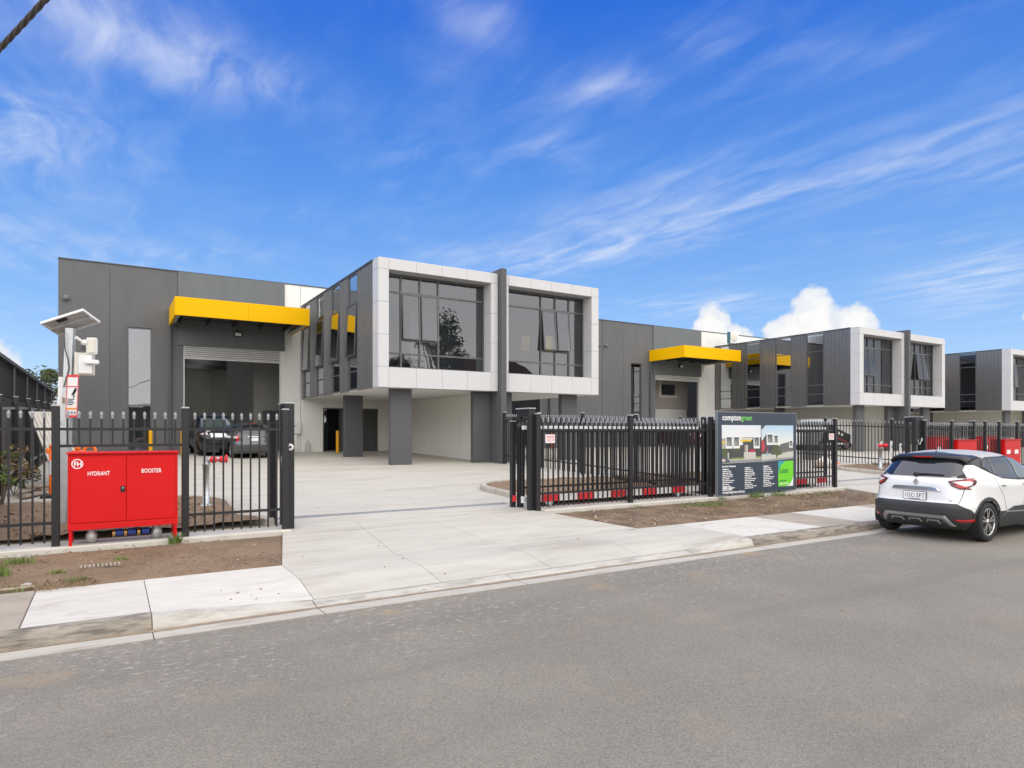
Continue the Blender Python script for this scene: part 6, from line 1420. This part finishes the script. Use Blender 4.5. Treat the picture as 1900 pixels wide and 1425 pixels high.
# rubbish by the far bed
RB = thing('rubble_bag', 'dirty beige rubble bag slumped on the far bed kerb by the property fence', 'bag', (24.3, 15.6, zy(15.6)))
def lump(name, c, s, m, root, seed):
    bm = bmesh.new(); bmesh.ops.create_icosphere(bm, subdivisions=3, radius=1); 
    for v in bm.verts: v.co = v.co * (1 + .28 * mn.noise(v.co * 1.7 + Vector((seed, 0, 0))) + .10 * mn.noise(v.co * 5)); v.co.z = max(v.co.z, -.35)
    mb = MB(); mb.bm(bm, 0, True, Matrix.Translation(c) @ Matrix.Diagonal(s + (1,))); return mb.build(name, m, root, root is not None)
lump('bag', (24.2, 15.7, zy(15.7) + .16), (.42, .25, .24), M['cream'], RB, 1); lump('bag_fold', (23.8, 15.65, zy(15.7) + .10), (.30, .2, .15), M['wood'], RB, 4)
o = lump('orange_sheet', (24.75, 15.6, zy(15.7) + .10), (.30, .16, .10), M['orange'], None, 7); tag(o, 'crumpled orange plastic sheet beside the rubble bag', 'plastic sheet')
for i, (x, lab) in enumerate(((23.35, 'short white marker post left of the far red cabinets'), (23.95, 'thin white marker post nearer the far red cabinets'))):
    root = thing('marker_post', lab, 'marker post', (x, 12.6, zy(12.6)), group='white marker posts'); mb = MB(); mb.bbox(-.045, .045, -.02, .02, 0, 1.25 - .1 * i, .006); mb.build('post', M['white_plastic'], root); mb = MB(); mb.box(-.03, .03, -.024, -.0205, 1.0, 1.1); mb.build('reflector', M['spear'], root)
# meter pit grille in the left verge
mp_ = thing('pit_cover', 'small pale slotted pit cover sunk in the bare soil of the left verge', 'pit cover', (-.12, 9.72, .18))
for k in range(10): mb = MB(); mb.box(-.32 + k * .045, -.32 + k * .045 + .018, 9.70, 9.78, .2, .224); mb.build('bar', M['stone'], mp_, True)
br = MB(); br.tube([(-1.05, 8.99, .165), (-.9, 8.97, .17), (-.72, 9.0, .165)], .018, 6); tag(br.build('broken_stick', M['wood']), 'short broken stick lying by the end of the old path slab', 'stick')
tag(lump('pale_stone', (-.80, 9.08, .17), (.06, .04, .03), M['stone'], None, 3), 'palm sized pale stone by the broken stick on the left verge', 'stone')
tag(lump('concrete_lump', (-1.0, 10.9, .22), (.10, .07, .05), M['stone'], None, 9), 'pale concrete lump in the soil in front of the left plinth', 'concrete lump')
# ================================================================== plants
def leaves(mb, c, rad, n, size, rng, squash=.8):
    for _ in range(n):
        d = Vector((rng.gauss(0, 1), rng.gauss(0, 1), rng.gauss(0, 1))).normalized() * (rng.random() ** .4); p = Vector(c) + Vector((d.x * rad, d.y * rad, d.z * rad * squash))
        u = Vector((rng.gauss(0, 1), rng.gauss(0, 1), rng.gauss(0, .6))).normalized(); w = u.orthogonal().normalized(); w.rotate(Matrix.Rotation(rng.uniform(0, 6.28), 3, u)); s = size * rng.uniform(.5, 1.2)
        mb.add([p - u * s, p + w * s * .38, p + u * s, p - w * s * .38], [(0, 1, 2, 3)])
def tree(label, x, y, z, h, crad, seed, lm, group, clumps=22, per=170, size=.16, open_=1.0):
    rng = random.Random(seed); root = thing('gum_tree', label, 'tree', (x, y, z), group=group); mb = MB(); cr = MB()
    mb.tube([(x, y, z - .2), (x + .1, y, z + h * .25), (x - .05, y + .1, z + h * .5), (x + .1, y, z + h * .75)], [.03 * h, .024 * h, .017 * h, .008 * h], 9)
    for k in range(clumps):
        a = rng.uniform(0, 6.28); hh = z + h * rng.uniform(.42, 1.0); rr = crad * math.sqrt(rng.random()) * (1.0 - .45 * abs((hh - z) / h - .65) / .35)
        p = (x + rr * math.cos(a), y + rr * math.sin(a), hh); b = (x, y, z + h * rng.uniform(.3, .6)); m_ = [(p[i] + b[i]) / 2 + rng.uniform(-.2, .2) for i in range(3)]
        mb.tube([b, m_, p], [.010 * h, .006 * h, .002 * h], 5); leaves(cr, p, crad * rng.uniform(.22, .42), per, size, rng, .65)
    mb.build('trunk', M['bark'], root, True); cr.build('crown', lm, root, True); return root
tree('distant gum tree showing between the shed roof and the nearest warehouse', -5.6, 82, .8, 7.2, 3.4, 11, M['leaf'], None, 30, 130, .22)
def shrub(label, x, y, h, seed, dry):
    rng = random.Random(seed); root = thing('shrub', label, 'shrub', (x, y, zy(y)), group='shrubs along the left fence'); st = MB(); lf = MB(); lf2 = MB()
    for k in range(9):
        a = rng.uniform(0, 6.28); p = [(x, y, zy(y)), (x + .12 * math.cos(a), y + .12 * math.sin(a), zy(y) + h * .5), (x + .32 * math.cos(a), y + .32 * math.sin(a), zy(y) + h * rng.uniform(.65, 1))]; st.tube(p, [.012, .008, .003], 5)
        leaves(lf if k % 3 else lf2, p[2], .17, 42, .055, rng); leaves(lf, p[1], .12, 14, .05, rng)
    st.build('stem', M['bark'], root, True); lf.build('leaves', M['leaf2'] if not dry else M['grass'], root, True); lf2.build('dry_leaves', M['drygrass'], root, True)
shrub('straggly half dry shrub against the black boundary fence', -1.72, 15.3, 1.15, 3, True)
shrub('low green weed bush at the foot of the black boundary fence', -1.75, 17.5, .55, 4, False)
# ================================================================== overhead cable bundle
CB = thing('overhead_cable', 'twisted bundle of grey overhead cable crossing the top left corner of the view', 'cable', (-.55, 6.1, 4.96))
def cable():
    a = Vector((-.75, 6.56, 4.93)); b = Vector((-.40, 5.76, 5.0)); d = (b - a).normalized(); d = Vector((d.x, d.y, 0)).normalized(); mid = (a + b) / 2; slope = .08; u = d.cross(Vector((0, 0, 1))).normalized()
    for k in range(4):
        pts = []; t = -9.0
        while t < 9.0:
            ph = 2 * math.pi * (t / .55 + k / 4); c = mid + d * t + Vector((0, 0, slope * t * .87 + .012 * t * t)); pts.append(c + (u * math.cos(ph) + Vector((0, 0, 1)) * math.sin(ph)) * .0125); t += .05
        mb = MB(); mb.tube(pts, .0105, 6); mb.build('strand', M['cable'], CB, True)
cable()
# ================================================================== across the street (seen in the windows)
g = MB(); g.box(-60, 80, -3.75, -3.42, -.09, .13); g.box(-60, 80, -6.2, -3.76, -.09, .135); g.build('far_footpath', M['path_old'], kind='structure')
HS = thing('brick_house', 'two storey brown brick house with tiled hip roof across the street', 'house', (34, -16, 0))
def house(x0, x1, y0, y1, h, rh, root, wm, rm):
    mb = MB(); mb.box(x0, x1, y0, y1, 0, h); mb.build('wall', wm, root, True)
    ym = (y0 + y1) / 2; e = .5; mb = MB()
    mb.add([(x0 - e, y0 - e, h), (x1 + e, y0 - e, h), (x1 + e, y1 + e, h), (x0 - e, y1 + e, h), (x0 + 3, ym, h + rh), (x1 - 3, ym, h + rh)], [(0, 1, 5, 4), (2, 3, 4, 5), (1, 2, 5), (3, 0, 4), (0, 3, 2, 1)]); mb.build('roof', rm, root, True)
    for k in range(4):
        xx = x0 + (x1 - x0) * (k + .5) / 4; mb = MB(); mb.box(xx - .8, xx + .8, y1 - .02, y1 + .04, 1.0, 2.3); w = mb.build('window', M['car_glass'], root, True)
        mb = MB(); mb.box(xx - .88, xx + .88, y1 + .001, y1 + .06, .92, .999); mb.box(xx - .88, xx + .88, y1 + .001, y1 + .06, 2.301, 2.38); mb.box(xx - .04, xx + .04, y1 + .041, y1 + .06, 1.0, 2.3); mb.build('frame', M['white_plastic'], w)
house(29, 42, -22, -13, 5.6, 4.2, HS, M['brick'], M['tile'])
H2 = thing('brown_building', 'low tan brick building with a flat roof across the street', 'building', (1, -18, 0)); house(-7, 9, -26, -16, 4.5, .5, H2, mat('tan_brick', (.26, .20, .15), .9, var=.1, vscale=5), M['galv'])
tree('tall tree across the street in front of the brick house', 27.5, -13, 0, 13.5, 3.4, 12, M['leaf2'], 'trees across the street', 36, 150, .2)
tree('slender tree across the street beside the brick house', 23.5, -15, 0, 9.0, 2.4, 13, M['leaf2'], 'trees across the street', 30, 150, .2)
